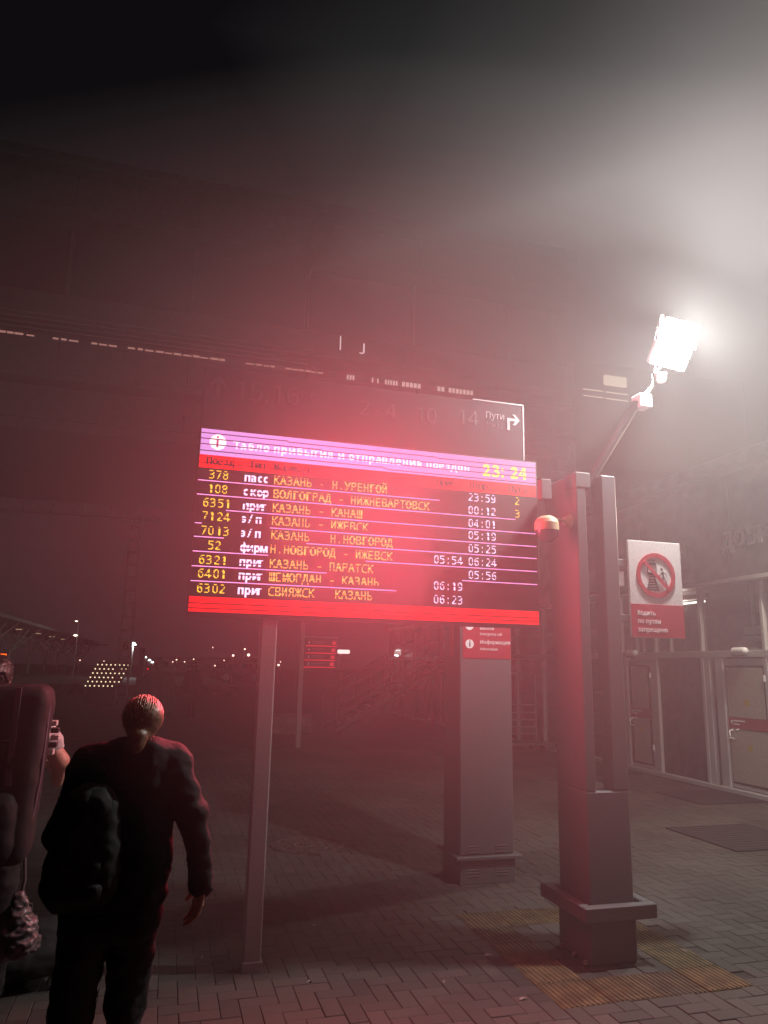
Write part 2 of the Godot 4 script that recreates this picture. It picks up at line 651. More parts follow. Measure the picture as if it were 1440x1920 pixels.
func ground() -> void:
	var g := Node3D.new()
	g.name = "ground"
	g.set_meta("kind", "structure")
	add_child(g)
	var bed := st_new()
	quad(bed, Vector3(-160, -0.007, 40), Vector3(160, -0.007, 40), Vector3(160, -0.007, -300), Vector3(-160, -0.007, -300), Vector3.UP)
	part(g, "paving_bed", bed.commit(), mat("paving_bed", Color(0.052, 0.047, 0.042), 0.92, 0.0, "blotch", 3.0))
	# block paving in herringbone, 200 x 100 mm
	var block := st_new()
	add_box(block, Vector3(0, -0.03, 0), Vector3(0.1968, 0.06, 0.0968), 0.003)
	var block_mesh := block.commit()
	var tones := []
	for i in 8:
		var t: float = [0.037, 0.043, 0.048, 0.053, 0.057, 0.062, 0.067, 0.073][i]
		var w: float = [1.0, 1.04, 0.98, 1.06, 1.02, 0.96, 1.0, 1.08][i]
		tones.append(mat("paver_%d" % i, Color(t * w * 1.06, t * 0.94, t * 0.86), 0.78, 0.0, "grain", 0.35, 0.12))
	var dirt := FastNoiseLite.new()   # patches of darker, dirtier blocks
	dirt.seed = 17
	dirt.frequency = 0.55
	dirt.fractal_octaves = 3
	var spots := []
	for j in range(-160, -20):
		for i in range(-60, 105):
			var d := posmod(i - j, 4)
			if d != 0 and d != 3:
				continue
			var c := Vector3(0.1 * i + 0.1, 0, 0.1 * j + 0.05) if d == 0 else Vector3(0.1 * i + 0.05, 0, 0.1 * j + 0.1)
			if on_other_paving(c.x, c.z) or c.x > 8.0:
				continue
			# only where the camera or a step to the side of it could look
			var ang := atan2(c.x, -c.z) - deg_to_rad(16.0)
			if absf(ang) > 0.72:
				continue
			spots.append([c, d])
	var near := []
	var far := []
	for s in spots:
		var c: Vector3 = s[0]
		var ang := absf(atan2(c.x, -c.z) - deg_to_rad(16.0))
		if c.z < -3.35 and ang < 0.50:
			near.append([c.length(), s])
		else:
			far.append(s)
	near.sort_custom(func(a, b): return a[0] < b[0])
	var singles := near.slice(0, 300)
	for n in near.slice(300):
		far.append(n[1])
	for n in singles:
		var s: Array = n[1]
		var o := part(g, "paving_block", block_mesh, tones[clampi(int(4.0 + 9.0 * dirt.get_noise_2d(s[0].x, s[0].z) + rng.randf_range(-2.2, 2.2)), 0, 7)], s[0] + Vector3(0, rng.randf_range(-0.0025, 0.0015), 0), Vector3(rng.randf_range(-0.006, 0.006), (0.0 if s[1] == 0 else PI / 2) + rng.randf_range(-0.008, 0.008), rng.randf_range(-0.006, 0.006)))
	var mm := MultiMesh.new()
	mm.transform_format = MultiMesh.TRANSFORM_3D
	mm.use_colors = true
	var bm := st_new()
	add_box(bm, Vector3(0, -0.03, 0), Vector3(0.1968, 0.06, 0.0968), 0.003)
	mm.mesh = bm.commit()
	mm.instance_count = far.size()
	for i in far.size():
		var s: Array = far[i]
		var b := Basis.from_euler(Vector3(rng.randf_range(-0.006, 0.006), (0.0 if s[1] == 0 else PI / 2) + rng.randf_range(-0.008, 0.008), rng.randf_range(-0.006, 0.006)))
		mm.set_instance_transform(i, Transform3D(b, s[0] + Vector3(0, rng.randf_range(-0.0025, 0.0015), 0)))
		var t := clampf(0.055 + 0.045 * dirt.get_noise_2d(s[0].x, s[0].z) + rng.randf_range(-0.010, 0.010), 0.034, 0.08)
		mm.set_instance_color(i, Color(t * rng.randf_range(0.97, 1.07), t * 0.95, t * 0.86))
	var rest := MultiMeshInstance3D.new()
	rest.name = "paving_blocks"
	rest.multimesh = mm
	var pm := StandardMaterial3D.new()
	pm.resource_name = "pavers"
	pm.vertex_color_use_as_albedo = true
	pm.albedo_texture = grain
	pm.uv1_triplanar = true
	pm.uv1_world_triplanar = true
	pm.uv1_scale = Vector3.ONE / 0.35
	pm.roughness = 0.78
	rest.material_override = pm
	rest.set_meta("kind", "stuff")
	g.add_child(rest)

	# yellow ribbed slabs in a square round the pillar
	var tp := Node3D.new()
	tp.name = "tactile_paving"
	tp.set_meta("kind", "structure")
	add_child(tp)
	var st := st_new()
	add_box(st, Vector3(0, -0.03, 0), Vector3(0.294, 0.06, 0.294), 0.004)
	for k in 9:
		add_box(st, Vector3(-0.124 + 0.031 * k, 0.0015, 0), Vector3(0.014, 0.007, 0.288), 0.003)
	var ribbed := st.commit()
	var ym := []
	for i in 3:
		ym.append(mat("tactile_%d" % i, [Color(0.17, 0.125, 0.055), Color(0.145, 0.108, 0.05), Color(0.10, 0.078, 0.042)][i], 0.8, 0.0, "blotch", 0.9, 0.1))
	for i in 4:
		for j in 5:
			if i in [1, 2] and j in [1, 2, 3]:
				continue
			var worn := 2 if (i == 2 and j == 4) or (i == 0 and j == 1) else rng.randi() % 2
			part(tp, "tactile_slab", ribbed, ym[worn], Vector3(2.25 + 0.3 * i, rng.randf_range(-0.002, 0.004), -5.15 + 0.3 * j), Vector3(rng.randf_range(-0.008, 0.008), rng.randf_range(-0.012, 0.012), rng.randf_range(-0.008, 0.008)))

	# manhole
	var mh := thing("manhole_cover", "round cast iron manhole cover set in the block paving", "manhole", Vector3(1.47, 0, -7.55))
	part(mh, "frame", lathe([Vector2(0.36, -0.05), Vector2(0.36, 0.004), Vector2(0.315, 0.006), Vector2(0.312, -0.02)], 40), mat("cast_iron", Color(0.24, 0.21, 0.19), 0.55, 0.6, "blotch", 0.4))
	var lid := st_new()
	for k in 40:
		var a := Vector3(cos(TAU * k / 40), 0, sin(TAU * k / 40)) * 0.308
		var b := Vector3(cos(TAU * (k + 1) / 40), 0, sin(TAU * (k + 1) / 40)) * 0.308
		tri(lid, Vector3.ZERO, a, b, Vector3.UP)
	for r in [0.29, 0.21, 0.13, 0.05]:
		for k in 16:
			var a0 := TAU * (k + 0.1) / 16
			var p: Vector3 = Vector3(cos(a0), 0, sin(a0)) * r
			add_box(lid, p + Vector3(0, 0.003, 0), Vector3(0.03, 0.008, 0.03), 0.003)
	part(mh, "lid", lid.commit(), mat("cast_iron"))

# ---------------------------------------------------------------- pillar, floodlight, sign, camera
func pillar_group() -> void:
	var steel := mat("painted_steel", Color(0.14, 0.14, 0.145), 0.5, 0.0, "grain", 0.5)
	var dark := mat("dark_steel", Color(0.13, 0.125, 0.13), 0.5, 0.0, "grain", 0.8)
	var p := thing("steel_pillar", "thick grey steel pillar with slotted shaft and collar, beside the departures board", "pillar", Vector3(2.70, 0, -4.43))
	# local x 2.545..2.851 -> -0.155..0.151 ; z -4.61..-4.25 -> -0.18..0.18
	slab(p, "base", Vector3(-0.163, 0.0, -0.19), Vector3(0.158, 0.262, 0.188), steel, 0.012)
	slab(p, "shaft", Vector3(-0.155, 0.262, -0.18), Vector3(0.151, 0.975, 0.18), steel, 0.010)
	slab(p, "side_plate", Vector3(-0.155, 0.975, -0.18), Vector3(-0.080, 3.0, 0.18), steel, 0.008)
	slab(p, "post", Vector3(0.038, 0.975, 0.06), Vector3(0.151, 3.0, 0.18), steel, 0.008)
	slab(p, "cap", Vector3(-0.157, 2.90, 0.04), Vector3(-0.045, 3.003, 0.183), steel, 0.004)
	for y in [1.55, 2.2]:
		slab(p, "cross_bar", Vector3(-0.080, y, 0.08), Vector3(0.038, y + 0.018, 0.11), steel, 0.003)
	# collar: four bars round the shaft, mitred look from butting
	var y0 := 0.255
	var y1 := 0.338
	slab(p, "collar_bar", Vector3(-0.225, y0, 0.19), Vector3(0.262, y1, 0.25), steel, 0.006)
	slab(p, "collar_bar", Vector3(-0.225, y0, -0.31), Vector3(0.262, y1, -0.25), steel, 0.006)
	slab(p, "collar_bar", Vector3(-0.225, y0, -0.25), Vector3(-0.165, y1, 0.19), steel, 0.006)
	slab(p, "collar_bar", Vector3(0.202, y0, -0.25), Vector3(0.262, y1, 0.19), steel, 0.006)
	for s in [-0.1, 0.1]:
		slab(p, "collar_bracket", Vector3(0.151, 0.27, s - 0.02), Vector3(0.202, 0.31, s + 0.02), steel, 0.003)
	for sx in [-0.183]:
		for sz in [-0.12, 0.03, 0.16]:
			part(p, "bolt", lathe([Vector2(0.0, 0.03), Vector2(0.014, 0.03), Vector2(0.016, 0.012)], 6), mat("bolt_steel", Color(0.45, 0.43, 0.4), 0.4, 0.8), Vector3(sx, 0.0, sz))

	# floodlight on a slanting arm
	var c := Vector3(3.36, 4.015, -4.2)
	var n := Vector3(-0.2, -0.55, 0.81).normalized()
	var e1 := Vector3(0.96, 0.0, 0.15).slide(n).normalized().rotated(n, deg_to_rad(-9.0))
	var e2 := n.cross(e1).normalized()
	var fl := thing("floodlight", "lit white LED floodlight on a slanting arm above the steel pillar", "floodlight", Vector3(2.64, 2.99, -4.4))
	var org := fl.position
	var arm := st_new()
	var a0 := Vector3(2.64, 2.86, -4.36) - org
	var a1 := Vector3(3.03, 3.54, -4.22) - org
	add_tube(arm, [a0, a1], [0.032, 0.032], 4)
	part(fl, "arm", arm.commit(), steel)
	slab(fl, "junction_box", Vector3(3.02, 3.50, -4.27) - org, Vector3(3.12, 3.595, -4.17) - org, mat("zinc", Color(0.32, 0.32, 0.32), 0.45, 0.5), 0.006)
	part(fl, "elbow", tube([Vector3(3.08, 3.585, -4.22) - org, Vector3(3.18, 3.69, -4.24) - org, Vector3(3.21, 3.79, -4.26) - org], 0.014, 8), mat("zinc"))
	part(fl, "motion_sensor", lathe([Vector2(0.0, -0.045), Vector2(0.024, -0.036), Vector2(0.036, -0.01), Vector2(0.036, 0.03), Vector2(0.0, 0.034)], 16), mat("ivory_plastic", Color(0.62, 0.60, 0.52), 0.5), Vector3(3.21, 3.735, -4.18) - org)
	var fb := Basis(e1, e2, n)
	var housing := part(fl, "housing", box(Vector3(0.275, 0.345, 0.05), 0.012), mat("lamp_housing", Color(0.5, 0.5, 0.5), 0.45, 0.3), c - n * 0.036 - org)
	housing.basis = fb
	for k in 7:
		var fin := part(housing, "cooling_fin", box(Vector3(0.008, 0.29, 0.04), 0.002), mat("lamp_housing"), Vector3(-0.10 + 0.033 * k, 0, -0.05))
	for s in [-1.0, 1.0]:
		var rim := part(fl, "lens_frame", box(Vector3(0.272, 0.014, 0.02), 0.004), mat("lamp_housing"), c + e2 * s * 0.163 + n * 0.004 - org)
		rim.basis = fb
		var rim2 := part(fl, "lens_frame", box(Vector3(0.014, 0.31, 0.02), 0.004), mat("lamp_housing"), c + e1 * s * 0.129 + n * 0.004 - org)
		rim2.basis = fb
	var lens := part(fl, "lens", box(Vector3(0.242, 0.31, 0.012), 0.003), glow("floodlight_lens", Color(1.0, 1.0, 0.97), 14.0), c + n * 0.002 - org)
	lens.basis = fb
	part(fl, "yoke", tube([c + e1 * 0.15 - org, c + e1 * 0.15 + e2 * 0.17 - n * 0.05 - org, Vector3(3.21, 3.79, -4.26) - org, c - e1 * 0.15 + e2 * 0.17 - n * 0.05 - org, c - e1 * 0.15 - org], 0.011, 6), mat("zinc"))
	var lamp := OmniLight3D.new()
	lamp.name = "floodlight_lamp"
	lamp.light_color = Color(1.0, 1.0, 0.985)
	lamp.light_energy = 11.7
	lamp.light_size = 0.06
	lamp.omni_range = 80.0
	lamp.omni_attenuation = 2.0
	lamp.shadow_enabled = true
	fl.add_child(lamp)
	lamp.position = c + Vector3(-0.575, -0.396, 0.718) * 0.17 - org

	# no-crossing sign fixed to the pillar's post
	var sg := thing("no_walking_sign", "white and red sign forbidding walking on the tracks, fixed to the pillar", "sign", Vector3(2.957, 1.925, -4.30))
	var wht := mat("sign_white", Color(0.78, 0.76, 0.74), 0.55, 0.0, "grain", 0.6)
	var red := mat("sign_red", Color(0.50, 0.035, 0.06), 0.5, 0.0, "grain", 0.6)
	var blk := mat("sign_black", Color(0.02, 0.02, 0.022), 0.6)
	slab(sg, "panel", Vector3(0, 0, -0.02), Vector3(0.415, 0.652, 0), wht, 0.002)
	slab(sg, "red_panel", Vector3(0.0015, 0.0015, 0.0005), Vector3(0.4135, 0.221, 0.003), red, 0.0005)
	var cc := Vector3(0.207, 0.42, 0.0065)
	var rg := part(sg, "prohibition_ring", ring_plate(0.122, 0.152, 0.005), red, cc)
	var bar := part(sg, "prohibition_bar", box(Vector3(0.262, 0.026, 0.004), 0.0005), red, cc + Vector3(0, 0, 0.0015), Vector3(0, 0, -PI / 4))
	var tr := part(sg, "train_pictogram", train_shape(), blk, cc + Vector3(-0.03, 0.0, -0.003))
	part(sg, "walker_pictogram", walker_shape(), blk, cc + Vector3(0.055, -0.01, -0.003))
	var cream := mat("sign_letters", Color(0.7, 0.66, 0.66), 0.6)
	for i in 3:
		text(sg, "lettering", ["Ходить", "по путям", "запрещено"][i], 0.031, cream, Vector3(0.045, 0.163 - 0.055 * i, 0.004))
	for y in [0.47, 0.10]:
		slab(sg, "bracket", Vector3(-0.107, y, -0.06), Vector3(0.06, y + 0.05, -0.022), steel, 0.003)
	slab(sg, "fixing_box", Vector3(-0.10, 0.34, -0.10), Vector3(-0.012, 0.44, -0.04), mat("zinc"), 0.004)

	# dome camera
	var dc := thing("dome_camera", "cream topped dome security camera on a short arm by the steel pillar", "security camera", Vector3(2.36, 2.60, -4.32))
	var cr := mat("cream_plastic", Color(0.40, 0.33, 0.2), 0.5)
	part(dc, "housing", lathe([Vector2(0.08, 0.0), Vector2(0.08, 0.05), Vector2(0.069, 0.075), Vector2(0.043, 0.096), Vector2(0.0, 0.103)], 28), cr)
	var dome := []
	for k in 9:
		dome.append(Vector2(0.076 * cos(PI / 2 * k / 8), -0.076 * sin(PI / 2 * k / 8)))
	dome.reverse()
	part(dc, "dome", lathe(dome, 28), mat("smoked_dome", Color(0.05, 0.045, 0.055), 0.12))
	part(dc, "arm", tube([Vector3(0.06, 0.085, 0.0), Vector3(0.2, 0.075, -0.02)], 0.012, 8), cr)
	part(dc, "wall_mount", lathe([Vector2(0.0, 0.045), Vector2(0.03, 0.04), Vector2(0.048, 0.0), Vector2(0.048, -0.012), Vector2(0.0, -0.012)], 20), cr, Vector3(0.184, 0.08, -0.02), Vector3(0, 0, PI / 2))
	slab(dc, "cable_box", Vector3(-0.02, 0.22, -0.09), Vector3(0.055, 0.36, -0.02), steel, 0.005)
	part(dc, "cable", tube([Vector3(0.02, 0.23, -0.05), Vector3(0.02, 0.16, -0.04), Vector3(0.0, 0.11, 0.0)], 0.006, 6), mat("black_rubber", Color(0.02, 0.02, 0.02), 0.7))

func train_shape() -> ArrayMesh:
	var st := st_new()
	var z := 0.002
	# pantograph, roof, cab sides, front, buffers and the track below
	for b in [[0.0, 0.098, 0.05, 0.004], [0.0, 0.078, 0.068, 0.018], [-0.034, 0.04, 0.006, 0.06], [0.034, 0.04, 0.006, 0.06], [0.0, 0.008, 0.068, 0.02], [0.0, -0.012, 0.05, 0.008]]:
		add_box(st, Vector3(b[0], b[1], 0), Vector3(b[2], b[3], z), 0.0004)
	for i in 5:
		add_box(st, Vector3(0, -0.032 - 0.017 * i, 0), Vector3(0.045 + 0.013 * i, 0.0075, z), 0.0004)
	for s in [-1.0, 1.0]:
		var a := Vector3(0.018 * s, -0.02, 0)
		var b := Vector3(0.05 * s, -0.115, 0)
		var w := Vector3(0.004, 0, 0)
		quad(st, a - w + Vector3(0, 0, z / 2), a + w + Vector3(0, 0, z / 2), b + w + Vector3(0, 0, z / 2), b - w + Vector3(0, 0, z / 2), Vector3.BACK)
		quad(st, a - w * 2 + Vector3(0.01 * s, 0.118, z / 2), a + w * 2 + Vector3(0.01 * s, 0.118, z / 2), a + Vector3(-0.01 * s, 0.128, z / 2), a + Vector3(-0.012 * s, 0.124, z / 2), Vector3.BACK)
	return st.commit()

func walker_shape() -> ArrayMesh:
	var st := st_new()
	var dot := []
	for k in 12:
		var a := Vector3(cos(TAU * k / 12), sin(TAU * k / 12), 0) * 0.0105 + Vector3(-0.008, 0.052, 0.001)
		var b := Vector3(cos(TAU * (k + 1) / 12), sin(TAU * (k + 1) / 12), 0) * 0.0105 + Vector3(-0.008, 0.052, 0.001)
		tri(st, Vector3(-0.008, 0.052, 0.001), a, b, Vector3.BACK)
	for l in [[-0.002, 0.036, 0.006, 0.0, 0.010], [0.006, 0.0, -0.012, -0.05, 0.007], [0.006, 0.0, 0.018, -0.028, 0.007], [0.018, -0.028, 0.032, -0.055, 0.007], [0.0, 0.034, -0.024, 0.012, 0.005], [-0.024, 0.012, -0.03, -0.004, 0.005], [0.0, 0.034, 0.024, 0.022, 0.005], [0.024, 0.022, 0.03, 0.004, 0.005]]:
		var a := Vector3(l[0], l[1], 0.001)
		var b := Vector3(l[2], l[3], 0.001)
		var w: Vector3 = (b - a).cross(Vector3.BACK).normalized() * l[4] * 0.6
		var e := (b - a).normalized() * 0.002
		quad(st, a - w - e, a + w - e, b + w * 0.8 + e, b - w * 0.8 + e, Vector3.BACK)
	return st.commit()

# ---------------------------------------------------------------- departures board and the sign above it
func departures_board() -> void:
	var x0 := 0.115
	var x1 := 2.435
	var y0 := 2.0
	var y1 := 3.145
	var z := -4.60
	var b := thing("departures_board", "lit red and lilac LED train departures board on a square pole", "departures board", Vector3(0.605, 0, -4.66))
	var org := b.position
	var dark := mat("board_casing", Color(0.035, 0.035, 0.038), 0.5, 0.0, "grain", 0.7)
	var pole := mat("pole_steel", Color(0.22, 0.21, 0.215), 0.45, 0.0, "grain", 0.5)
	slab(b, "pole", Vector3(-0.05, 0.0, -0.05), Vector3(0.05, 3.1, 0.045), pole, 0.008)
	slab(b, "pole_foot", Vector3(-0.058, 0.0, -0.058), Vector3(0.058, 0.055, 0.053), pole, 0.004)
	slab(b, "casing", Vector3(x0 - 0.012, y0 - 0.03, z - 0.012) - org - Vector3(0, 0, 0.0), Vector3(x1 + 0.012, y1 + 0.012, z - 0.004) - org, dark, 0.003)
	slab(b, "casing_back", Vector3(x0, y0, z - 0.13) - org, Vector3(x1, y1, z - 0.012) - org, dark, 0.006)
	for s in [2.14, 2.9]:
		slab(b, "pillar_bracket", Vector3(x1 - 0.03, s, z - 0.10) - org, Vector3(2.545, s + 0.06, z - 0.04) - org, pole, 0.004)
	var st := st_new()
	var cs := [Vector3(x0, y0, z), Vector3(x1, y0, z), Vector3(x1, y1, z), Vector3(x0, y1, z)]
	var us := [Vector2(0, 1), Vector2(1, 1), Vector2(1, 0), Vector2(0, 0)]
	for i in [0, 2, 1, 0, 3, 2]:
		st.set_normal(Vector3.BACK)
		st.set_uv(us[i])
		st.add_vertex(cs[i] - org)
	var m := StandardMaterial3D.new()
	m.resource_name = "led_screen"
	m.albedo_color = Color(0.05, 0.05, 0.05)
	m.roughness = 0.6
	m.emission_enabled = true
	m.emission_operator = BaseMaterial3D.EMISSION_OP_MULTIPLY
	m.emission = Color.WHITE
	m.emission_texture = led_picture()
	m.emission_energy_multiplier = 2.0
	part(b, "screen", st.commit(), m)
	var al := AreaLight3D.new()
	al.name = "screen_light"
	al.area_size = Vector2(x1 - x0 - 1.3, y1 - y0 - 0.15)
	al.area_normalize_energy = true
	al.light_color = Color(1.0, 0.29, 0.375)
	al.light_energy = 21.0
	al.shadow_enabled = true
	b.add_child(al)
	al.position = Vector3((x0 + x1) / 2 - 0.17, (y0 + y1) / 2, z + 0.015) - org
	al.rotation.y = PI

	# dark direction sign above the board
	var w := thing("wayfinding_sign", "dark unlit wayfinding sign to the tracks, mounted above the departures board", "sign", Vector3(0.115, 3.16, -4.75))
	slab(w, "panel", Vector3(0, 0, -0.05), Vector3(2.30, 0.46, 0), mat("sign_dark", Color(0.012, 0.012, 0.014), 0.95, 0.0, "grain", 0.5), 0.004)
	var trim := mat("pale_trim", Color(0.2, 0.2, 0.2), 0.45)
	slab(w, "trim", Vector3(1.9, 0.46, -0.05), Vector3(2.312, 0.472, 0.004), trim, 0.002)
	slab(w, "trim", Vector3(2.30, 0.0, -0.05), Vector3(2.312, 0.459, 0.004), trim, 0.002)
	var lt := mat("dimmed_letters", Color(0.035, 0.033, 0.034), 0.6)  # white lettering coloured near black to look unlit
	var lt2 := mat("pale_letters", Color(0.15, 0.145, 0.145), 0.6)  # same white lettering, its colour dimmed less at the right end
	var up := PackedVector2Array([Vector2(-0.012, -0.07), Vector2(0.012, -0.07), Vector2(0.012, 0.03), Vector2(0.05, -0.01), Vector2(0.05, 0.022), Vector2(0, 0.075), Vector2(-0.05, 0.022), Vector2(-0.05, -0.01), Vector2(-0.012, 0.03)])
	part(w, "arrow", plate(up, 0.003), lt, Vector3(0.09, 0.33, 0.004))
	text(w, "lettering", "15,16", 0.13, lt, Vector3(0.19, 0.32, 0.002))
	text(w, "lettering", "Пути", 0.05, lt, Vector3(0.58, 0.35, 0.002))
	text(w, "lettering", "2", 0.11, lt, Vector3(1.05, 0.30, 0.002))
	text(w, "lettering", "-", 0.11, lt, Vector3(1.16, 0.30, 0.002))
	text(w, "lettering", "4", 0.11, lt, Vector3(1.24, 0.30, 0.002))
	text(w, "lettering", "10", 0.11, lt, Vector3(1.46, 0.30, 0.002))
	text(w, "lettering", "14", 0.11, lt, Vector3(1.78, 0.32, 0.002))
	text(w, "lettering", "Пути", 0.05, lt2, Vector3(2.0, 0.36, 0.002))
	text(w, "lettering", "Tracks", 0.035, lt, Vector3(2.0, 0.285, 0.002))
	var bent := PackedVector2Array([Vector2(-0.045, -0.06), Vector2(-0.023, -0.06), Vector2(-0.023, 0.012), Vector2(0.022, 0.012), Vector2(-0.004, -0.018), Vector2(0.02, -0.018), Vector2(0.058, 0.023), Vector2(0.02, 0.064), Vector2(-0.004, 0.064), Vector2(0.022, 0.034), Vector2(-0.045, 0.034)])
	part(w, "arrow", plate(bent, 0.003), lt2, Vector3(2.22, 0.32, 0.004))

# ---------------------------------------------------------------- information pillar
func info_pillar() -> void:
	var p := thing("information_pillar", "grey steel emergency call and information pillar with red printed head", "information pillar", Vector3(2.65, 0, -6.16))
	var grey := mat("pillar_grey", Color(0.15, 0.145, 0.15), 0.48, 0.0, "grain", 0.5)
	var red := mat("pillar_red", Color(0.55, 0.035, 0.06), 0.45, 0.0, "grain", 0.6)
	# local front z = +0.19
	slab(p, "plinth", Vector3(-0.245, 0.0, -0.20), Vector3(0.245, 0.185, 0.20), grey, 0.006)
	slab(p, "flange", Vector3(-0.285, 0.185, -0.24), Vector3(0.295, 0.215, 0.235), grey, 0.005)
	slab(p, "shaft", Vector3(-0.24, 0.215, -0.19), Vector3(0.24, 2.62, 0.19), grey, 0.010)
	slab(p, "head_panel", Vector3(-0.215, 1.785, 0.191), Vector3(0.232, 2.60, 0.197), red, 0.001)
	slab(p, "side_strip", Vector3(-0.247, 1.80, -0.04), Vector3(-0.241, 2.60, 0.04), red, 0.001)
	var pale := mat("sign_letters")
	for g in [-0.13, 0.12]:
		for k in 3:
			slab(p, "vent_slot", Vector3(g - 0.05, 0.235 + 0.022 * k, 0.1905), Vector3(g + 0.05, 0.245 + 0.022 * k, 0.196), mat("slot_edge", Color(0.16, 0.155, 0.16), 0.5), 0.001)
		for k in 5:
			slab(p, "vent_slot", Vector3(g - 0.055, 0.06 + 0.022 * k, 0.2005), Vector3(g + 0.055, 0.07 + 0.022 * k, 0.206), mat("slot_edge"), 0.001)
	part(p, "information_mark", ring_plate(0.0, 0.038, 0.003, 28), pale, Vector3(-0.155, 1.905, 0.2005))
	text(p, "lettering", "i", 0.05, mat("sign_black"), Vector3(-0.165, 1.905, 0.201), "bold", 0.002)
	text(p, "lettering", "Информация", 0.033, pale, Vector3(-0.06, 1.925, 0.1985), "sans")
	text(p, "lettering", "Information", 0.022, pale, Vector3(-0.06, 1.865, 0.1985))
	text(p, "lettering", "Emergency call", 0.022, pale, Vector3(-0.06, 1.993, 0.1985))
	text(p, "lettering", "вызов", 0.033, pale, Vector3(-0.06, 2.045, 0.1985), "sans")
	text(p, "lettering", "Экстренный", 0.033, pale, Vector3(-0.06, 2.11, 0.1985), "sans")
	part(p, "call_mark", ring_plate(0.0, 0.038, 0.003, 28), pale, Vector3(-0.155, 2.06, 0.2005))

# ---------------------------------------------------------------- covered concourse bridge over the tracks
func concourse_bridge() -> void:
	var b := thing("concourse_bridge", "long dark concourse bridge crossing overhead behind the board, with a lit slot strip", "bridge", Vector3(-4.0, 0, -18.0))
	var x0 := -36.0 + 4.0
	var x1 := 10.8 + 4.0
	var clad := mat("bridge_cladding", Color(0.10, 0.094, 0.094), 0.6, 0.0, "grain", 7.0)
	var clad2 := clad
	var gl := mat("bridge_glass", Color(0.03, 0.03, 0.035), 0.15)
	slab(b, "roof", Vector3(x0, 13.55, -9.0), Vector3(x1, 13.85, 0.5), clad, 0.03)
	# upper fascia in separate panels
	var w := 3.0
	for i in 15:
		slab(b, "fascia_panel", Vector3(x0 + w * i + 0.012, 12.60, -0.1), Vector3(x0 + w * (i + 1) - 0.012, 13.53, 0.05 + 0.006 * (i % 2)), clad, 0.01)
		slab(b, "window_pane", Vector3(x0 + w * i + 0.05, 10.55, -0.5), Vector3(x0 + w * (i + 1) - 0.05, 12.3, -0.46), gl, 0.005)
		slab(b, "mullion", Vector3(x0 + w * i - 0.045, 10.5, -0.48), Vector3(x0 + w * i + 0.045, 12.35, -0.3), clad2, 0.008)
		slab(b, "spandrel_panel", Vector3(x0 + w * i + 0.012, 8.30, -0.1), Vector3(x0 + w * (i + 1) - 0.012, 9.08, 0.02 + 0.006 * (i % 2)), clad, 0.01)
		slab(b, "lower_panel", Vector3(x0 + w * i + 0.012, 7.25, -0.4), Vector3(x0 + w * (i + 1) - 0.012, 7.68, -0.2), clad, 0.01)
	slab(b, "upper_ledge", Vector3(x0, 12.32, -0.6), Vector3(x1, 12.58, 0.22), clad2, 0.02)
	slab(b, "sill_beam", Vector3(x0, 9.75, -0.9), Vector3(x1, 10.48, -0.25), clad2, 0.02)
	slab(b, "ledge", Vector3(x0, 8.12, -0.6), Vector3(x1, 8.28, 0.16), clad2, 0.02)
	slab(b, "lower_ledge", Vector3(x0, 7.70, -0.6), Vector3(x1, 8.10, -0.3), clad2, 0.02)
	slab(b, "floor_beam", Vector3(x0, 6.95, -8.6), Vector3(x1, 7.23, -0.15), clad2, 0.02)
	slab(b, "core_wall", Vector3(x0, 7.3, -8.5), Vector3(x1, 13.5, -1.0), clad2, 0.02)
	# thin rails above the lit strip
	for k in 4:
		part(b, "rail", tube([Vector3(-2.5, 9.36 + 0.13 * k, 0.06), Vector3(7.0, 9.36 + 0.13 * k, 0.06)], 0.010, 6), mat("rail_steel", Color(0.34, 0.31, 0.3), 0.5, 0.2))
	slab(b, "strip_channel", Vector3(x0, 9.12, -0.3), Vector3(x1, 9.32, -0.08), clad2, 0.01)
	# the strip itself: short lit slots with gaps
	var warm := glow("bridge_strip_light", Color(1.0, 0.72, 0.66), 0.3)
	var white := glow("bridge_window_light", Color(1.0, 0.9, 0.86), 0.4)
	var x := -6.2 + 4.0
	while x < 3.3 + 4.0:
		var len := rng.randf_range(0.10, 0.22)
		if rng.randf() < 0.82:
			slab(b, "strip_light", Vector3(x, 9.205, -0.079), Vector3(x + len, 9.205 + rng.randf_range(0.03, 0.055), -0.06), warm, 0.004)
		x += len + rng.randf_range(0.02, 0.07)
		if rng.randf() < 0.06:
			x += 0.35
	for s in [[4.06, 4.30, 3], [4.75, 4.82, 1], [4.9, 4.97, 1], [5.12, 5.5, 5], [5.6, 6.16, 5], [6.62, 6.85, 2], [6.95, 7.7, 7]]:
		for k in s[2]:
			var ww: float = (s[1] - s[0]) / s[2]
			slab(b, "strip_light", Vector3(s[0] + ww * k + 0.015 + 4.0, 9.14, -0.079), Vector3(s[0] + ww * (k + 1) - 0.015 + 4.0, 9.27, -0.06), white, 0.004)
	slab(b, "window_light", Vector3(3.895 + 4.0, 10.02, -0.249), Vector3(3.925 + 4.0, 10.42, -0.23), glow("bridge_lamp_glass", Color(1.0, 0.92, 0.92), 0.6), 0.004)
	slab(b, "window_light", Vector3(4.545 + 4.0, 10.03, -0.249), Vector3(4.585 + 4.0, 10.30, -0.23), glow("bridge_lamp_glass", Color(1.0, 0.92, 0.92), 0.6), 0.004)
	slab(b, "window_light", Vector3(4.44 + 4.0, 10.0, -0.249), Vector3(4.56 + 4.0, 10.028, -0.23), glow("bridge_lamp_glass", Color(1.0, 0.92, 0.92), 0.6), 0.004)
	# stair tower at the far end, with a lit window and handrails
	slab(b, "stair_tower", Vector3(10.85 + 4.0, 0.0, -6.0), Vector3(17.0 + 4.0, 10.7, -0.12), clad2, 0.03)
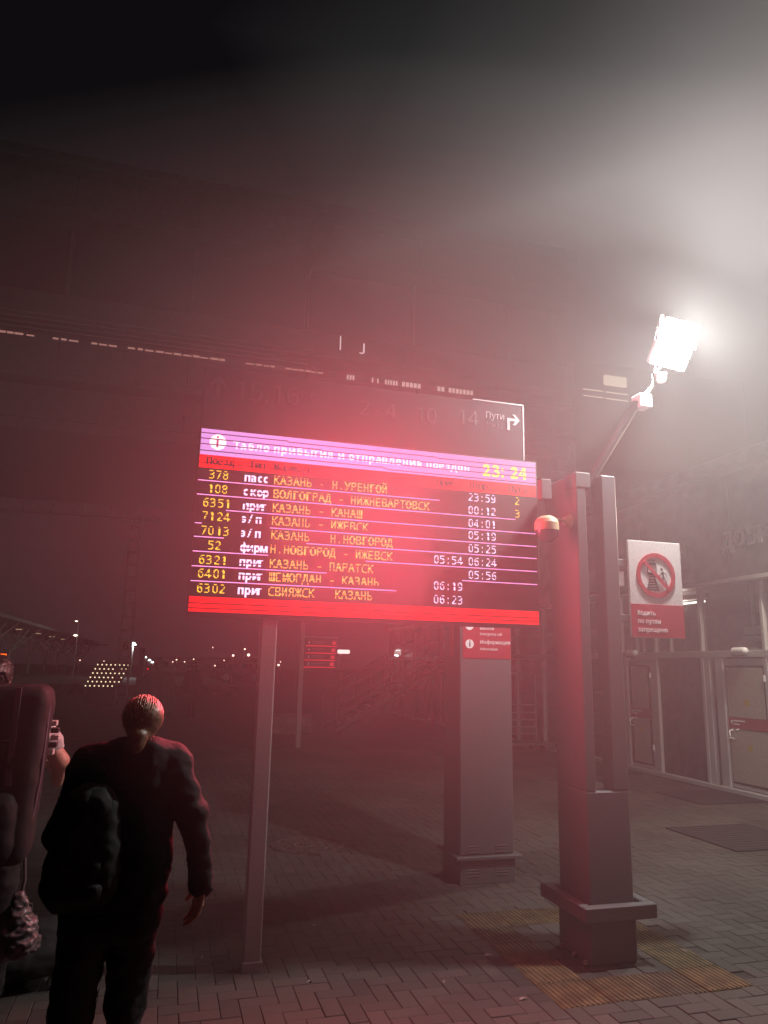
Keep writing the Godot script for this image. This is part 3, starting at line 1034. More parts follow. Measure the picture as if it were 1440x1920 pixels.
	slab(b, "window_light", Vector3(11.88 + 4.0, 10.0, -0.1), Vector3(12.62 + 4.0, 10.3, 0.0), glow("stair_window_light", Color(1.0, 0.95, 0.82), 0.5), 0.01)
	for y in [9.52, 9.72]:
		for sx in [[11.1, 11.75], [11.85, 12.6]]:
			slab(b, "strip_light", Vector3(sx[0] + 4.0, y, 0.03), Vector3(sx[1] + 4.0, y + 0.03, 0.06), glow("stair_window_light", Color(1.0, 0.95, 0.82), 0.5), 0.004)
	for cx in [-31.0, -19.0]:
		slab(b, "column", Vector3(cx + 4.0 - 0.5, 0.0, -5.5), Vector3(cx + 4.0 + 0.5, 7.0, -4.5), clad, 0.05)

# ---------------------------------------------------------------- station building on the right; local x = world z, local z = towards the forecourt
func station_building() -> void:
	var b := thing("station_building", "glazed station building with aluminium doors and raised letters on its fascia", "building", Vector3(8.15, 0, 0), -PI / 2)
	var alu := mat("aluminium", Color(0.62, 0.61, 0.60), 0.45, 0.15, "grain", 0.8)
	var fasc := mat("fascia_metal", Color(0.16, 0.16, 0.17), 0.5, 0.1, "blotch", 2.0)
	var inner := mat("inner_wall", Color(0.20, 0.19, 0.18), 0.8, 0.0, "blotch", 2.0)
	var pane := glass("window_glass", Color(0.55, 0.58, 0.6), 0.22)
	var frost := mat("frosted_panel", Color(0.50, 0.46, 0.40), 0.35, 0.0, "grain", 1.5)
	var dark := mat("dark_panel", Color(0.10, 0.095, 0.11), 0.4, 0.0, "blotch", 1.5)
	var a := -27.0
	var z := -4.6
	# shell with thickness
	slab(b, "back_wall", Vector3(a, 0, -5.2), Vector3(z, 4.6, -5.0), inner, 0.01)
	slab(b, "end_wall", Vector3(a - 0.2, 0, -5.2), Vector3(a, 4.7, 0.1), fasc, 0.01)
	slab(b, "end_wall", Vector3(z, 0, -5.2), Vector3(z + 0.2, 4.7, 0.1), fasc, 0.01)
	slab(b, "ceiling", Vector3(a, 3.1, -5.0), Vector3(z, 3.3, -0.25), inner, 0.01)
	slab(b, "roof", Vector3(a - 0.3, 4.7, -5.4), Vector3(z + 0.3, 4.9, 0.35), fasc, 0.02)
	slab(b, "indoor_floor", Vector3(a, 0.0, -5.0), Vector3(z, 0.05, -0.15), inner, 0.01)
	var u := a
	while u < z - 0.1:
		var v := minf(u + 2.24, z)
		slab(b, "fascia_panel", Vector3(u + 0.006, 3.10, -0.2), Vector3(v - 0.006, 4.68, 0.12), fasc, 0.006)
		u = v
	slab(b, "fascia_trim", Vector3(a, 3.04, -0.1), Vector3(z, 3.10, 0.14), alu, 0.004)
	slab(b, "transom", Vector3(a, 1.94, -0.05), Vector3(z, 2.04, 0.055), alu, 0.006)
	slab(b, "sill", Vector3(a, 0.0, -0.12), Vector3(z, 0.07, 0.09), alu, 0.008)
	var posts := [-26.9, -25.6, -24.3, -23.0, -21.7, -20.4, -19.1, -17.8, -16.5, -15.2, -13.6, -12.2, -11.15, -9.98, -8.68, -7.4, -6.1, -4.7]
	for i in posts.size():
		slab(b, "mullion", Vector3(posts[i] - 0.035, 0.07, -0.05), Vector3(posts[i] + 0.035, 1.94, 0.05), alu, 0.006)
		slab(b, "mullion", Vector3(posts[i] - 0.03, 2.04, -0.05), Vector3(posts[i] + 0.03, 3.04, 0.05), alu, 0.006)
		if i + 1 < posts.size():
			slab(b, "window_pane", Vector3(posts[i] + 0.03, 2.04, -0.012), Vector3(posts[i + 1] - 0.03, 3.04, -0.006), pane, 0.001)
			if not (posts[i] in [-12.2, -11.15, -9.98]):
				slab(b, "window_pane", Vector3(posts[i] + 0.035, 0.07, -0.012), Vector3(posts[i + 1] - 0.035, 1.94, -0.006), pane, 0.001)
	for t in [-11.7, -11.5, -10.75]:
		slab(b, "transom_bar", Vector3(t - 0.015, 2.04, -0.03), Vector3(t + 0.015, 3.04, 0.03), alu, 0.004)
	slab(b, "dark_wall_panel", Vector3(-11.11, 0.07, -0.03), Vector3(-10.02, 1.94, 0.0), dark, 0.004)
	slab(b, "side_light", Vector3(-9.82, 0.07, -0.02), Vector3(-9.70, 1.86, -0.01), dark, 0.002)
	slab(b, "jamb", Vector3(-9.945, 0.07, -0.05), Vector3(-9.82, 1.94, 0.045), alu, 0.005)
	slab(b, "jamb", Vector3(-9.70, 0.07, -0.05), Vector3(-9.53, 1.94, 0.05), alu, 0.005)
	slab(b, "jamb", Vector3(-12.165, 0.07, -0.05), Vector3(-11.99, 1.94, 0.045), alu, 0.005)
	slab(b, "jamb", Vector3(-11.31, 0.07, -0.05), Vector3(-11.185, 1.94, 0.045), alu, 0.005)
	# doors
	var sticker := mat("door_red", Color(0.34, 0.03, 0.05), 0.5)
	var yel := mat("door_yellow", Color(0.45, 0.36, 0.06), 0.5)
	var pale := mat("sign_letters")
	for d in [[-11.98, -11.32, 0], [-9.52, -8.72, 1]]:
		var door := slab(b, "door", Vector3(d[0], 0.08, -0.02), Vector3(d[1], 1.92, 0.012), alu, 0.006)
		var c: Vector3 = door.position
		var hw: float = (d[1] - d[0]) / 2
		var m := 0.09 if d[2] == 0 else 0.035
		slab(door, "frame_edge", Vector3(-hw + 0.02, 1.03 - c.y, 0.033), Vector3(hw - 0.02, 1.82 - c.y, 0.036), mat("door_gasket", Color(0.03, 0.028, 0.03), 0.6), 0.001)
		slab(door, "upper_pane", Vector3(-hw + m, 1.08 - c.y, 0.0365), Vector3(hw - m, 1.79 - c.y, 0.041), frost, 0.002)
		slab(door, "lower_gasket", Vector3(-hw + 0.03, 0.14 - c.y, 0.033), Vector3(hw - 0.03, 0.90 - c.y, 0.036), mat("door_gasket"), 0.001)
		slab(door, "lower_panel", Vector3(-hw + m + 0.01, 0.17 - c.y, 0.0365), Vector3(hw - m, 0.90 - c.y, 0.041), frost, 0.002)
		slab(door, "sticker", Vector3(-hw + 0.03, 0.92 - c.y, 0.0415), Vector3(hw - 0.015, 1.075 - c.y, 0.045), sticker, 0.001)
		slab(door, "print", Vector3(-hw + 0.13, 1.02 - c.y, 0.0455), Vector3(-hw + 0.36, 1.038 - c.y, 0.047), pale, 0.0004)
		slab(door, "print", Vector3(-hw + 0.13, 0.975 - c.y, 0.0455), Vector3(-hw + 0.25, 0.987 - c.y, 0.047), pale, 0.0004)
		part(door, "print", plate(PackedVector2Array([Vector2(-0.025, 0.02), Vector2(0.03, 0.02), Vector2(0.005, -0.03)]), 0.001), pale, Vector3(-hw + 0.09, 1.01 - c.y, 0.047))
		for y in ([0.72] if d[2] == 0 else [1.30, 0.66]):
			part(door, "yellow_dot", ring_plate(0.0, 0.05, 0.001, 20), yel, Vector3(0.02, y - c.y, 0.0425))
		var hx := -hw + 0.1
		part(door, "handle", tube([Vector3(hx, 0.90 - c.y, 0.04), Vector3(hx, 0.88 - c.y, 0.10), Vector3(hx, 0.78 - c.y, 0.10), Vector3(hx + 0.12, 0.78 - c.y, 0.10), Vector3(hx + 0.12, 0.90 - c.y, 0.10), Vector3(hx + 0.12, 0.91 - c.y, 0.04)], 0.012, 8), mat("dark_steel"))
		for hy in [1.6, 0.4]:
			slab(door, "hinge", Vector3(hw - 0.015, hy - c.y, 0.033), Vector3(hw + 0.02, hy + 0.09 - c.y, 0.062), mat("zinc"), 0.003)
	slab(b, "door", Vector3(-8.64, 0.08, -0.02), Vector3(-7.95, 1.92, 0.012), alu, 0.006)
	# oval lamps over the doors, switched off
	for x in [-11.75, -9.1]:
		part(b, "door_lamp", body_mesh([[Vector3(-0.1, 0, 0), Vector3(0.1, 0, 0), 0.055, 0.055, 0.02]], 0.02), mat("ivory_plastic"), Vector3(x, 2.03, 0.10))
	# raised letters
	var let := mat("facade_letters", Color(0.36, 0.36, 0.37), 0.5)
	text(b, "facade_lettering", "KAZAN", 0.25, let, Vector3(-11.15, 3.66, 0.15), "bold", 0.04)
	text(b, "facade_lettering", "ДОБРО", 0.25, let, Vector3(-9.25, 3.66, 0.15), "bold", 0.04)
	# mats
	for m in [[6.95, 8.02, -9.75, -8.75, "rubber door mat in front of the door with two yellow dots"], [5.5, 6.6, -7.55, -6.45, "dark rubber mat lying apart on the paving before the building"], [6.95, 8.0, -12.2, -11.4, "rubber door mat in front of the narrow far door"]]:
		var t := thing("door_mat", m[4], "mat", Vector3((m[0] + m[1]) / 2, 0, (m[2] + m[3]) / 2))
		var mm := st_new()
		var sx: float = m[1] - m[0]
		var sz: float = m[3] - m[2]
		add_box(mm, Vector3(0, 0.008, 0), Vector3(sx, 0.014, sz), 0.005)
		part(t, "mat_body", mm.commit(), mat("mat_rubber", Color(0.025, 0.024, 0.026), 0.9, 0.0, "grain", 0.2, 0.2))
		for k in 12:
			slab(t, "rib", Vector3(-sx / 2 + 0.04, 0.015, -sz / 2 + sz * (k + 0.35) / 12), Vector3(sx / 2 - 0.04, 0.02, -sz / 2 + sz * (k + 0.65) / 12), mat("mat_rubber"), 0.002)
	# air curtain hanging inside, and the tube light of the lobby
	var ac := thing("air_curtain", "white air curtain unit hanging inside above the glazed door", "air curtain", Vector3(8.55, 2.2, -9.0), -PI / 2)
	slab(ac, "casing", Vector3(-0.42, 0.0, -0.15), Vector3(0.42, 0.2, 0.12), mat("appliance_white", Color(0.6, 0.58, 0.55), 0.4), 0.02)
	slab(ac, "grille", Vector3(-0.38, 0.06, 0.121), Vector3(0.38, 0.09, 0.128), mat("door_gasket"), 0.001)
	slab(ac, "hanger", Vector3(-0.34, 0.2, -0.02), Vector3(-0.3, 0.9, 0.02), mat("zinc"), 0.003)
	slab(ac, "hanger", Vector3(0.3, 0.2, -0.02), Vector3(0.34, 0.9, 0.02), mat("zinc"), 0.003)
	var tl := thing("tube_light", "lit fluorescent tube light under the lobby ceiling of the station building", "lamp", Vector3(9.2, 2.96, -11.75), -PI / 2)
	slab(tl, "tray", Vector3(-0.65, 0.05, -0.07), Vector3(0.65, 0.14, 0.07), mat("appliance_white"), 0.006)
	part(tl, "tube", tube([Vector3(-0.6, 0.0, 0), Vector3(0.6, 0.0, 0)], 0.018, 8), glow("tube_light_glass", Color(1.0, 0.97, 0.9), 4.0))
	var ol := OmniLight3D.new()
	ol.name = "tube_lamp"
	ol.light_color = Color(1.0, 0.96, 0.9)
	ol.light_energy = 0.35
	ol.light_size = 0.1
	ol.omni_range = 30.0
	ol.omni_attenuation = 2.0
	ol.shadow_enabled = true
	tl.add_child(ol)
	ol.position = Vector3(0, -0.06, 0)

# ---------------------------------------------------------------- far side of the forecourt
func background() -> void:
	var steel := mat("far_steel", Color(0.28, 0.25, 0.25), 0.6)
	var conc := mat("platform_concrete", Color(0.24, 0.22, 0.21), 0.85, 0.0, "blotch", 4.0)
	# low platform beyond the paving
	var pf := MeshInstance3D.new()
	pf.name = "platform"
	pf.mesh = box(Vector3(60, 0.55, 160), 0.03)
	pf.position = Vector3(-26.0, 0.2, -122.0)
	pf.material_override = conc
	pf.set_meta("kind", "structure")
	add_child(pf)
	# red direction sign
	var rs := thing("direction_sign", "small hanging direction sign of four rows edged in red", "sign", Vector3(2.93, 0, -16.0))
	slab(rs, "post", Vector3(-0.16, 0.0, -0.06), Vector3(-0.06, 2.6, 0.02), steel, 0.01)
	for k in 4:
		slab(rs, "row_panel", Vector3(-0.02 - 0.012 * k, 2.115 - 0.15 * k, -0.03), Vector3(0.66 - 0.012 * k, 2.25 - 0.15 * k, 0), mat("row_dark", Color(0.10, 0.03, 0.04), 0.6), 0.004)
		slab(rs, "red_rule", Vector3(-0.02 - 0.012 * k, 2.10 - 0.15 * k, -0.03), Vector3(0.66 - 0.012 * k, 2.113 - 0.15 * k, 0.01), glow("row_sign_light", Color(1.0, 0.12, 0.2), 0.9), 0.002)
		slab(rs, "pictogram", Vector3(0.55 - 0.012 * k, 2.14 - 0.15 * k, 0.001), Vector3(0.63 - 0.012 * k, 2.21 - 0.15 * k, 0.006), glow("picto_sign_light", Color(1.0, 0.25, 0.32), 0.55), 0.004)
		slab(rs, "arrow", Vector3(0.03, 2.15 - 0.15 * k, 0.001), Vector3(0.055, 2.20 - 0.15 * k, 0.006), mat("sign_letters"), 0.001)
		slab(rs, "print", Vector3(0.10, 2.185 - 0.15 * k, 0.001), Vector3(0.38, 2.20 - 0.15 * k, 0.005), mat("row_print", Color(0.3, 0.22, 0.23), 0.6), 0.001)
		slab(rs, "print", Vector3(0.10, 2.145 - 0.15 * k, 0.001), Vector3(0.33, 2.155 - 0.15 * k, 0.005), mat("row_print"), 0.001)
	slab(rs, "arm", Vector3(-0.06, 2.27, -0.03), Vector3(0.66, 2.31, 0.0), steel, 0.005)
	# stair down from the bridge, with handrails
	var s := thing("staircase", "open steel staircase with handrails climbing to the concourse bridge", "staircase", Vector3(4.3, 0, -20.0))
	for k in 11:
		slab(s, "step", Vector3(0.25 + 0.28 * k, 0.16 * k + 0.12, -1.2), Vector3(0.55 + 0.28 * k, 0.16 * k + 0.16, 0.6), mat("stair_steel", Color(0.13, 0.12, 0.12), 0.6), 0.008)
	for side in [-1.2, 0.6]:
		for h in [0.65, 1.0]:
			part(s, "handrail", tube([Vector3(0.1, h, side), Vector3(3.2, h + 1.77, side)], 0.02, 6), mat("stair_rail", Color(0.18, 0.16, 0.16), 0.5))
		part(s, "stringer", tube([Vector3(0.1, 0.06, side), Vector3(3.2, 1.83, side)], 0.09, 4), mat("stair_steel"))
		for k in 4:
			part(s, "baluster", tube([Vector3(0.1 + 0.9 * k, 0.515 * k, side), Vector3(0.1 + 0.9 * k, 0.515 * k + 1.0, side)], 0.016, 6), mat("stair_rail"))
	slab(s, "landing", Vector3(3.2, 1.78, -1.3), Vector3(6.2, 1.9, 0.7), mat("stair_steel"), 0.01)
	for sx in [3.3, 6.0]:
		slab(s, "landing_post", Vector3(sx, 0.0, -1.2), Vector3(sx + 0.12, 1.78, -1.08), mat("stair_steel"), 0.01)
	# long slatted luggage cart by the building
	var lc := thing("luggage_cart", "long slatted steel luggage cart parked beyond the information pillar", "luggage cart", Vector3(7.0, 0, -15.4))
	var rs2 := mat("rail_steel")
	for y in [0.30, 0.45, 0.60, 0.75, 0.92]:
		slab(lc, "slat", Vector3(-1.03, y, -0.02), Vector3(1.03, y + 0.03, 0.02), rs2, 0.006)
	for sx in [-1.06, 0.0, 1.03]:
		slab(lc, "upright", Vector3(sx, 0.1, -0.045), Vector3(sx + 0.03, 1.6, -0.021), rs2, 0.006)
	slab(lc, "deck", Vector3(-1.06, 0.14, 0.02), Vector3(1.06, 0.19, 0.75), mat("stair_steel"), 0.01)
	part(lc, "push_bar", tube([Vector3(-1.06, 1.62, -0.03), Vector3(0.95, 1.62, -0.03)], 0.018, 8), rs2)
	for sx in [-0.85, 0.85]:
		for sz in [0.08, 0.62]:
			part(lc, "wheel", lathe([Vector2(0.0, -0.02), Vector2(0.06, -0.02), Vector2(0.07, 0.0), Vector2(0.06, 0.02), Vector2(0.0, 0.02)], 14), mat("black_rubber"), Vector3(sx, 0.07, sz), Vector3(0, 0, PI / 2))
	var wl := thing("wall_lamp", "hazy white lamp shining behind the small red direction sign", "lamp", Vector3(6.9, 0, -30.0))
	part(wl, "post", tube([Vector3(0, 0, 0), Vector3(0, 2.2, 0)], 0.06, 6), steel)
	part(wl, "lamp_head", box(Vector3(0.5, 0.16, 0.14), 0.03), glow("wall_lamp_glass", Color(1.0, 0.9, 0.88), 1.3), Vector3(0.1, 2.26, 0.05))
	# bench under the stair
	var bn := thing("waiting_bench", "low concrete block bench at the foot of the staircase", "bench", Vector3(3.1, 0, -19.2))
	slab(bn, "block", Vector3(-0.6, 0, -0.25), Vector3(0.6, 0.42, 0.25), conc, 0.03)
	slab(bn, "seat", Vector3(-0.62, 0.42, -0.27), Vector3(0.62, 0.47, 0.27), mat("bench_wood", Color(0.16, 0.10, 0.07), 0.7, 0.0, "grain", 0.5), 0.01)

	# lattice mast of the overhead line with a cross beam
	var m := thing("lattice_mast", "tall steel lattice mast of the overhead line, with a square number sign", "mast", Vector3(-1.45, 0, -30.0))
	for sx in [-0.2, 0.2]:
		for sz in [-0.2, 0.2]:
			slab(m, "leg", Vector3(sx - 0.03, 0, sz - 0.03), Vector3(sx + 0.03, 7.2, sz + 0.03), steel, 0.01)
	for k in 14:
		for sz in [-0.2, 0.2]:
			slab(m, "batten", Vector3(-0.17, 0.3 + 0.5 * k, sz - 0.02), Vector3(0.17, 0.4 + 0.5 * k, sz + 0.02), steel, 0.008)
	slab(m, "number_plate", Vector3(-0.2, 2.0, 0.235), Vector3(0.22, 2.5, 0.25), mat("plate_grey", Color(0.4, 0.36, 0.36), 0.6), 0.004)
	text(m, "number", "6", 0.26, mat("sign_black"), Vector3(-0.08, 2.25, 0.252), "bold", 0.004)
	for y in [7.1, 7.75]:
		slab(m, "cross_beam", Vector3(-14.0, y, -0.05), Vector3(0.9, y + 0.1, 0.05), steel, 0.01)
	for k in 14:
		slab(m, "beam_post", Vector3(-13.6 + 1.05 * k, 7.2, -0.04), Vector3(-13.53 + 1.05 * k, 7.75, 0.04), steel, 0.01)

	# platform canopy with forked columns
	var cn := thing("platform_canopy", "long platform canopy on forked white steel columns beyond the mast", "canopy", Vector3(-9.0, 0.47, -48.0))
	var pale := mat("canopy_steel", Color(0.62, 0.58, 0.56), 0.5)
	slab(cn, "roof", Vector3(-5.0, 3.55, -80.0), Vector3(0.15, 3.68, 8.0), mat("canopy_roof", Color(0.12, 0.11, 0.115), 0.6), 0.02)
	slab(cn, "roof_edge", Vector3(0.15, 3.5, -80.0), Vector3(0.24, 3.7, 8.0), pale, 0.02)
	for k in 9:
		var zz := 4.0 - 9.0 * k
		part(cn, "column", tube([Vector3(-2.2, 0, zz), Vector3(-2.2, 2.0, zz)], 0.10, 8), pale)
		for d in [[-2.0, 0.0], [2.0, 0.0], [-1.0, 1.2], [1.0, 1.2], [1.0, -1.2]]:
			part(cn, "branch", tube([Vector3(-2.2, 1.7, zz), Vector3(-2.2 + d[0], 3.5, zz + d[1])], 0.055, 6), pale)
	for k in 6:
		slab(cn, "canopy_light", Vector3(-2.4, 3.48, 1.0 - 9.0 * k), Vector3(-1.9, 3.54, 1.5 - 9.0 * k), glow("canopy_light_glass", Color(1.0, 0.8, 0.66), 0.35), 0.01)
	var cl := OmniLight3D.new()
	cl.name = "canopy_lamp"
	cl.light_color = Color(1.0, 0.86, 0.75)
	cl.light_energy = 1.6
	cl.light_size = 0.25
	cl.omni_range = 60.0
	cl.omni_attenuation = 2.0
	cl.shadow_enabled = true
	cn.add_child(cl)
	cl.position = Vector3(-2.15, 3.3, 1.25)

	# tilted panel of many small lamps
	var dp := thing("light_panel", "slanted dark panel studded with rows of small warm lamps", "light panel", Vector3(-2.2, 0.0, -32.0))
	var shear := 0.085
	slab(dp, "stand", Vector3(-0.65, 0.0, -0.3), Vector3(0.55, 0.55, -0.1), mat("stair_steel"), 0.02)
	var pl := PackedVector2Array([Vector2(-0.78, 0.62), Vector2(0.55, 0.66), Vector2(0.95, 1.66), Vector2(-0.34, 1.68)])
	part(dp, "backing", plate(pl, 0.05), mat("door_gasket"), Vector3(0, 0, -0.01))
	for r in 6:
		for c in 8:
			var q := Vector2(-0.70 + 0.165 * c, 0.72 + 0.165 * r) + Vector2(0.075 * r, 0)
			part(dp, "lamp", body_mesh_dot(), glow("panel_lamp_glass", Color(1.0, 0.93, 0.74), 1.5), Vector3(q.x, q.y, 0.0))

	# lamps along the platforms
	var i := 0
	for l in [[-2.35, 2.9, -60.0, 0.20, 7.0], [-1.75, 2.12, -63.0, 0.13, 5.0], [-1.55, 2.0, -66.0, 0.13, 5.0], [-1.25, 1.78, -70.0, 0.12, 5.0], [-1.05, 1.6, -74.0, 0.12, 5.0]]:
		var t := thing("platform_lamp", "bright white platform lamp on a short post in the far row of lamps", "lamp", Vector3(l[0], 0.0, l[2]), 0.0, "row of platform lamps")
		part(t, "post", tube([Vector3(0, 0, 0), Vector3(0, l[1], 0)], 0.05, 6), steel)
		part(t, "lamp_head", lathe([Vector2(0.0, 0.0), Vector2(l[3] * 1.2, 0.0), Vector2(l[3] * 0.7, l[3] * 0.9), Vector2(0.0, l[3] * 1.1)], 12), glow("platform_lamp_glass", Color(0.95, 1.0, 0.98), 5.0), Vector3(0, l[1], 0))
	var pl2 := OmniLight3D.new()
	pl2.name = "platform_row_lamp"
	pl2.light_color = Color(0.95, 1.0, 0.98)
	pl2.light_energy = 4.0
	pl2.light_size = 0.2
	pl2.omni_range = 60.0
	pl2.omni_attenuation = 2.0
	pl2.shadow_enabled = true
	get_node("platform_lamp").add_child(pl2)
	pl2.position = Vector3(0, 2.8, 0.1)
	var sl := thing("street_lamp", "tall double headed street lamp far behind the canopy", "street lamp", Vector3(-6.4, 0, -60.0))
	part(sl, "post", tube([Vector3(0, 0, 0), Vector3(0.05, 4.5, 0)], 0.045, 6), steel)
	part(sl, "arm", tube([Vector3(0.05, 4.3, 0), Vector3(-0.1, 4.55, 0)], 0.03, 6), steel)
	part(sl, "lamp_head", lathe([Vector2(0, -0.06), Vector2(0.12, 0.0), Vector2(0, 0.06)], 10), glow("street_lamp_glass", Color(1.0, 0.93, 0.85), 3.0), Vector3(-0.12, 4.55, 0))
	part(sl, "lamp_head", lathe([Vector2(0, -0.09), Vector2(0.18, 0.0), Vector2(0, 0.09)], 10), glow("street_lamp_glass", Color(1.0, 0.93, 0.85), 3.0), Vector3(-0.08, 3.5, 0.1))
	# scattered far lamps of the town and yard
	for f in [[0.02, 1.57, -70.0, 0.05], [0.74, 1.72, -70.0, 0.05], [1.05, 1.92, -70.0, 0.06], [1.76, 1.75, -70.0, 0.05], [2.53, 2.00, -70.0, 0.05], [4.15, 3.08, -70.0, 0.05], [4.44, 1.47, -70.0, 0.06], [5.22, 1.96, -70.0, 0.05], [6.01, 2.41, -70.0, 0.10], [7.03, 3.01, -70.0, 0.08], [7.40, 2.49, -70.0, 0.13], [10.20, 1.64, -70.0, 0.10], [10.38, 1.93, -70.0, 0.05], [-6.99, 1.69, -70.0, 0.05], [-5.04, 1.65, -70.0, 0.05]]:
		i += 1
		var t := thing("yard_lamp", "tiny distant yard lamp glinting low beyond the platform", "lamp", Vector3(f[0], 0, f[2]), 0.0, "distant yard lamps")
		part(t, "post", tube([Vector3(0, 0, 0), Vector3(0, f[1], 0)], 0.035, 5), steel)
		part(t, "lamp_head", body_mesh_dot(), glow("yard_lamp_glass", Color(1.0, 0.82, 0.74), 3.0), Vector3(0, f[1], 0.05))
		t.get_child(1).scale = Vector3.ONE * f[3] / 0.028
	var sigl := thing("signal_lamp", "small red railway signal light near the lattice mast", "signal", Vector3(-0.95, 0, -50.0))
	part(sigl, "post", tube([Vector3(0, 0, 0), Vector3(0, 1.3, 0)], 0.04, 6), steel)
	part(sigl, "hood", box(Vector3(0.16, 0.3, 0.1), 0.02), mat("door_gasket"), Vector3(0, 1.25, 0))
	part(sigl, "signal_light", body_mesh_dot(), glow("signal_glass", Color(1.0, 0.08, 0.12), 4.0), Vector3(0, 1.25, 0.06))
	var am := thing("amber_lamp", "amber lamp glowing under the platform canopy", "lamp", Vector3(-8.2, 0, -44.0))
	part(am, "post", tube([Vector3(0, 0, 0), Vector3(0, 1.85, 0)], 0.04, 6), steel)
	part(am, "lamp_head", box(Vector3(0.3, 0.1, 0.1), 0.02), glow("amber_lamp_glass", Color(1.0, 0.35, 0.06), 3.0), Vector3(0, 1.9, 0.05))
	# concrete post by the mast and a low barrier
	var cp := thing("concrete_post", "pale concrete post standing on the platform edge beside the mast", "post", Vector3(-1.05, 0.0, -37.0))
	part(cp, "shaft", tube([Vector3(0, 0, 0), Vector3(0.04, 2.3, 0)], 0.16, 10), conc)
	slab(cp, "foot", Vector3(-0.3, 0, -0.3), Vector3(0.3, 0.25, 0.3), conc, 0.04)
	var tr := thing("parked_train", "dim railway carriage standing beyond the platform, behind the distant lamps", "train", Vector3(5.5, 0.0, -78.0))
	slab(tr, "body", Vector3(-6.5, 0.6, -1.4), Vector3(5.0, 2.0, 1.4), mat("train_grey", Color(0.34, 0.28, 0.28), 0.5), 0.15)
	slab(tr, "roof", Vector3(-6.4, 2.0, -1.2), Vector3(4.9, 2.25, 1.2), mat("train_roof", Color(0.2, 0.18, 0.18), 0.6), 0.1)
	for k in 8:
		slab(tr, "window", Vector3(-6.0 + 1.35 * k, 1.2, 1.401), Vector3(-5.1 + 1.35 * k, 1.7, 1.42), mat("bridge_glass"), 0.01)
	for k in 4:
		part(tr, "wheel", lathe([Vector2(0.0, -0.08), Vector2(0.4, -0.08), Vector2(0.4, 0.08), Vector2(0.0, 0.08)], 16), mat("dark_steel"), Vector3(-5.5 + 3.0 * k, 0.4, 1.1), Vector3(PI / 2, 0, 0))

var dot_mesh: ArrayMesh
func body_mesh_dot() -> ArrayMesh:
	if dot_mesh == null:
		dot_mesh = lathe([Vector2(0.0, -0.028), Vector2(0.022, -0.018), Vector2(0.028, 0.0), Vector2(0.022, 0.018), Vector2(0.0, 0.028)], 10)
	return dot_mesh

# wall floodlight over the entrance, just past the edge of the picture: its light draws the second shadow of the board's pole
func facade_floodlight() -> void:
	var t := thing("wall_floodlight", "wall floodlight fixed on the station building's fascia above the entrance", "floodlight", Vector3(7.98, 3.95, -7.5), -PI / 2)
	slab(t, "bracket", Vector3(-0.06, -0.06, -0.05), Vector3(0.06, 0.06, 0.10), mat("zinc"), 0.005)
	var h := part(t, "housing", box(Vector3(0.34, 0.26, 0.07), 0.012), mat("lamp_housing"), Vector3(0, -0.02, 0.16), Vector3(deg_to_rad(40), 0, 0))
	part(h, "lens", box(Vector3(0.29, 0.21, 0.012), 0.003), glow("floodlight_lens", Color(1.0, 1.0, 0.97), 14.0), Vector3(0, 0, 0.037))
	var l := AreaLight3D.new()
	l.name = "wall_floodlight_lamp"
	l.area_size = Vector2(0.28, 0.2)
	l.area_normalize_energy = true
	l.light_color = Color(1.0, 0.93, 0.84)
	l.light_energy = 11.5
	l.shadow_enabled = true
	t.add_child(l)
	l.position = Vector3(0, -0.06, 0.215)
	l.rotation = Vector3(deg_to_rad(-40), PI, 0)

# ---------------------------------------------------------------- people and what they carry
func person(called: String, label: String, at: Vector3, turn := 0.0) -> Node3D:
	return thing(called, label, "person", at, turn)

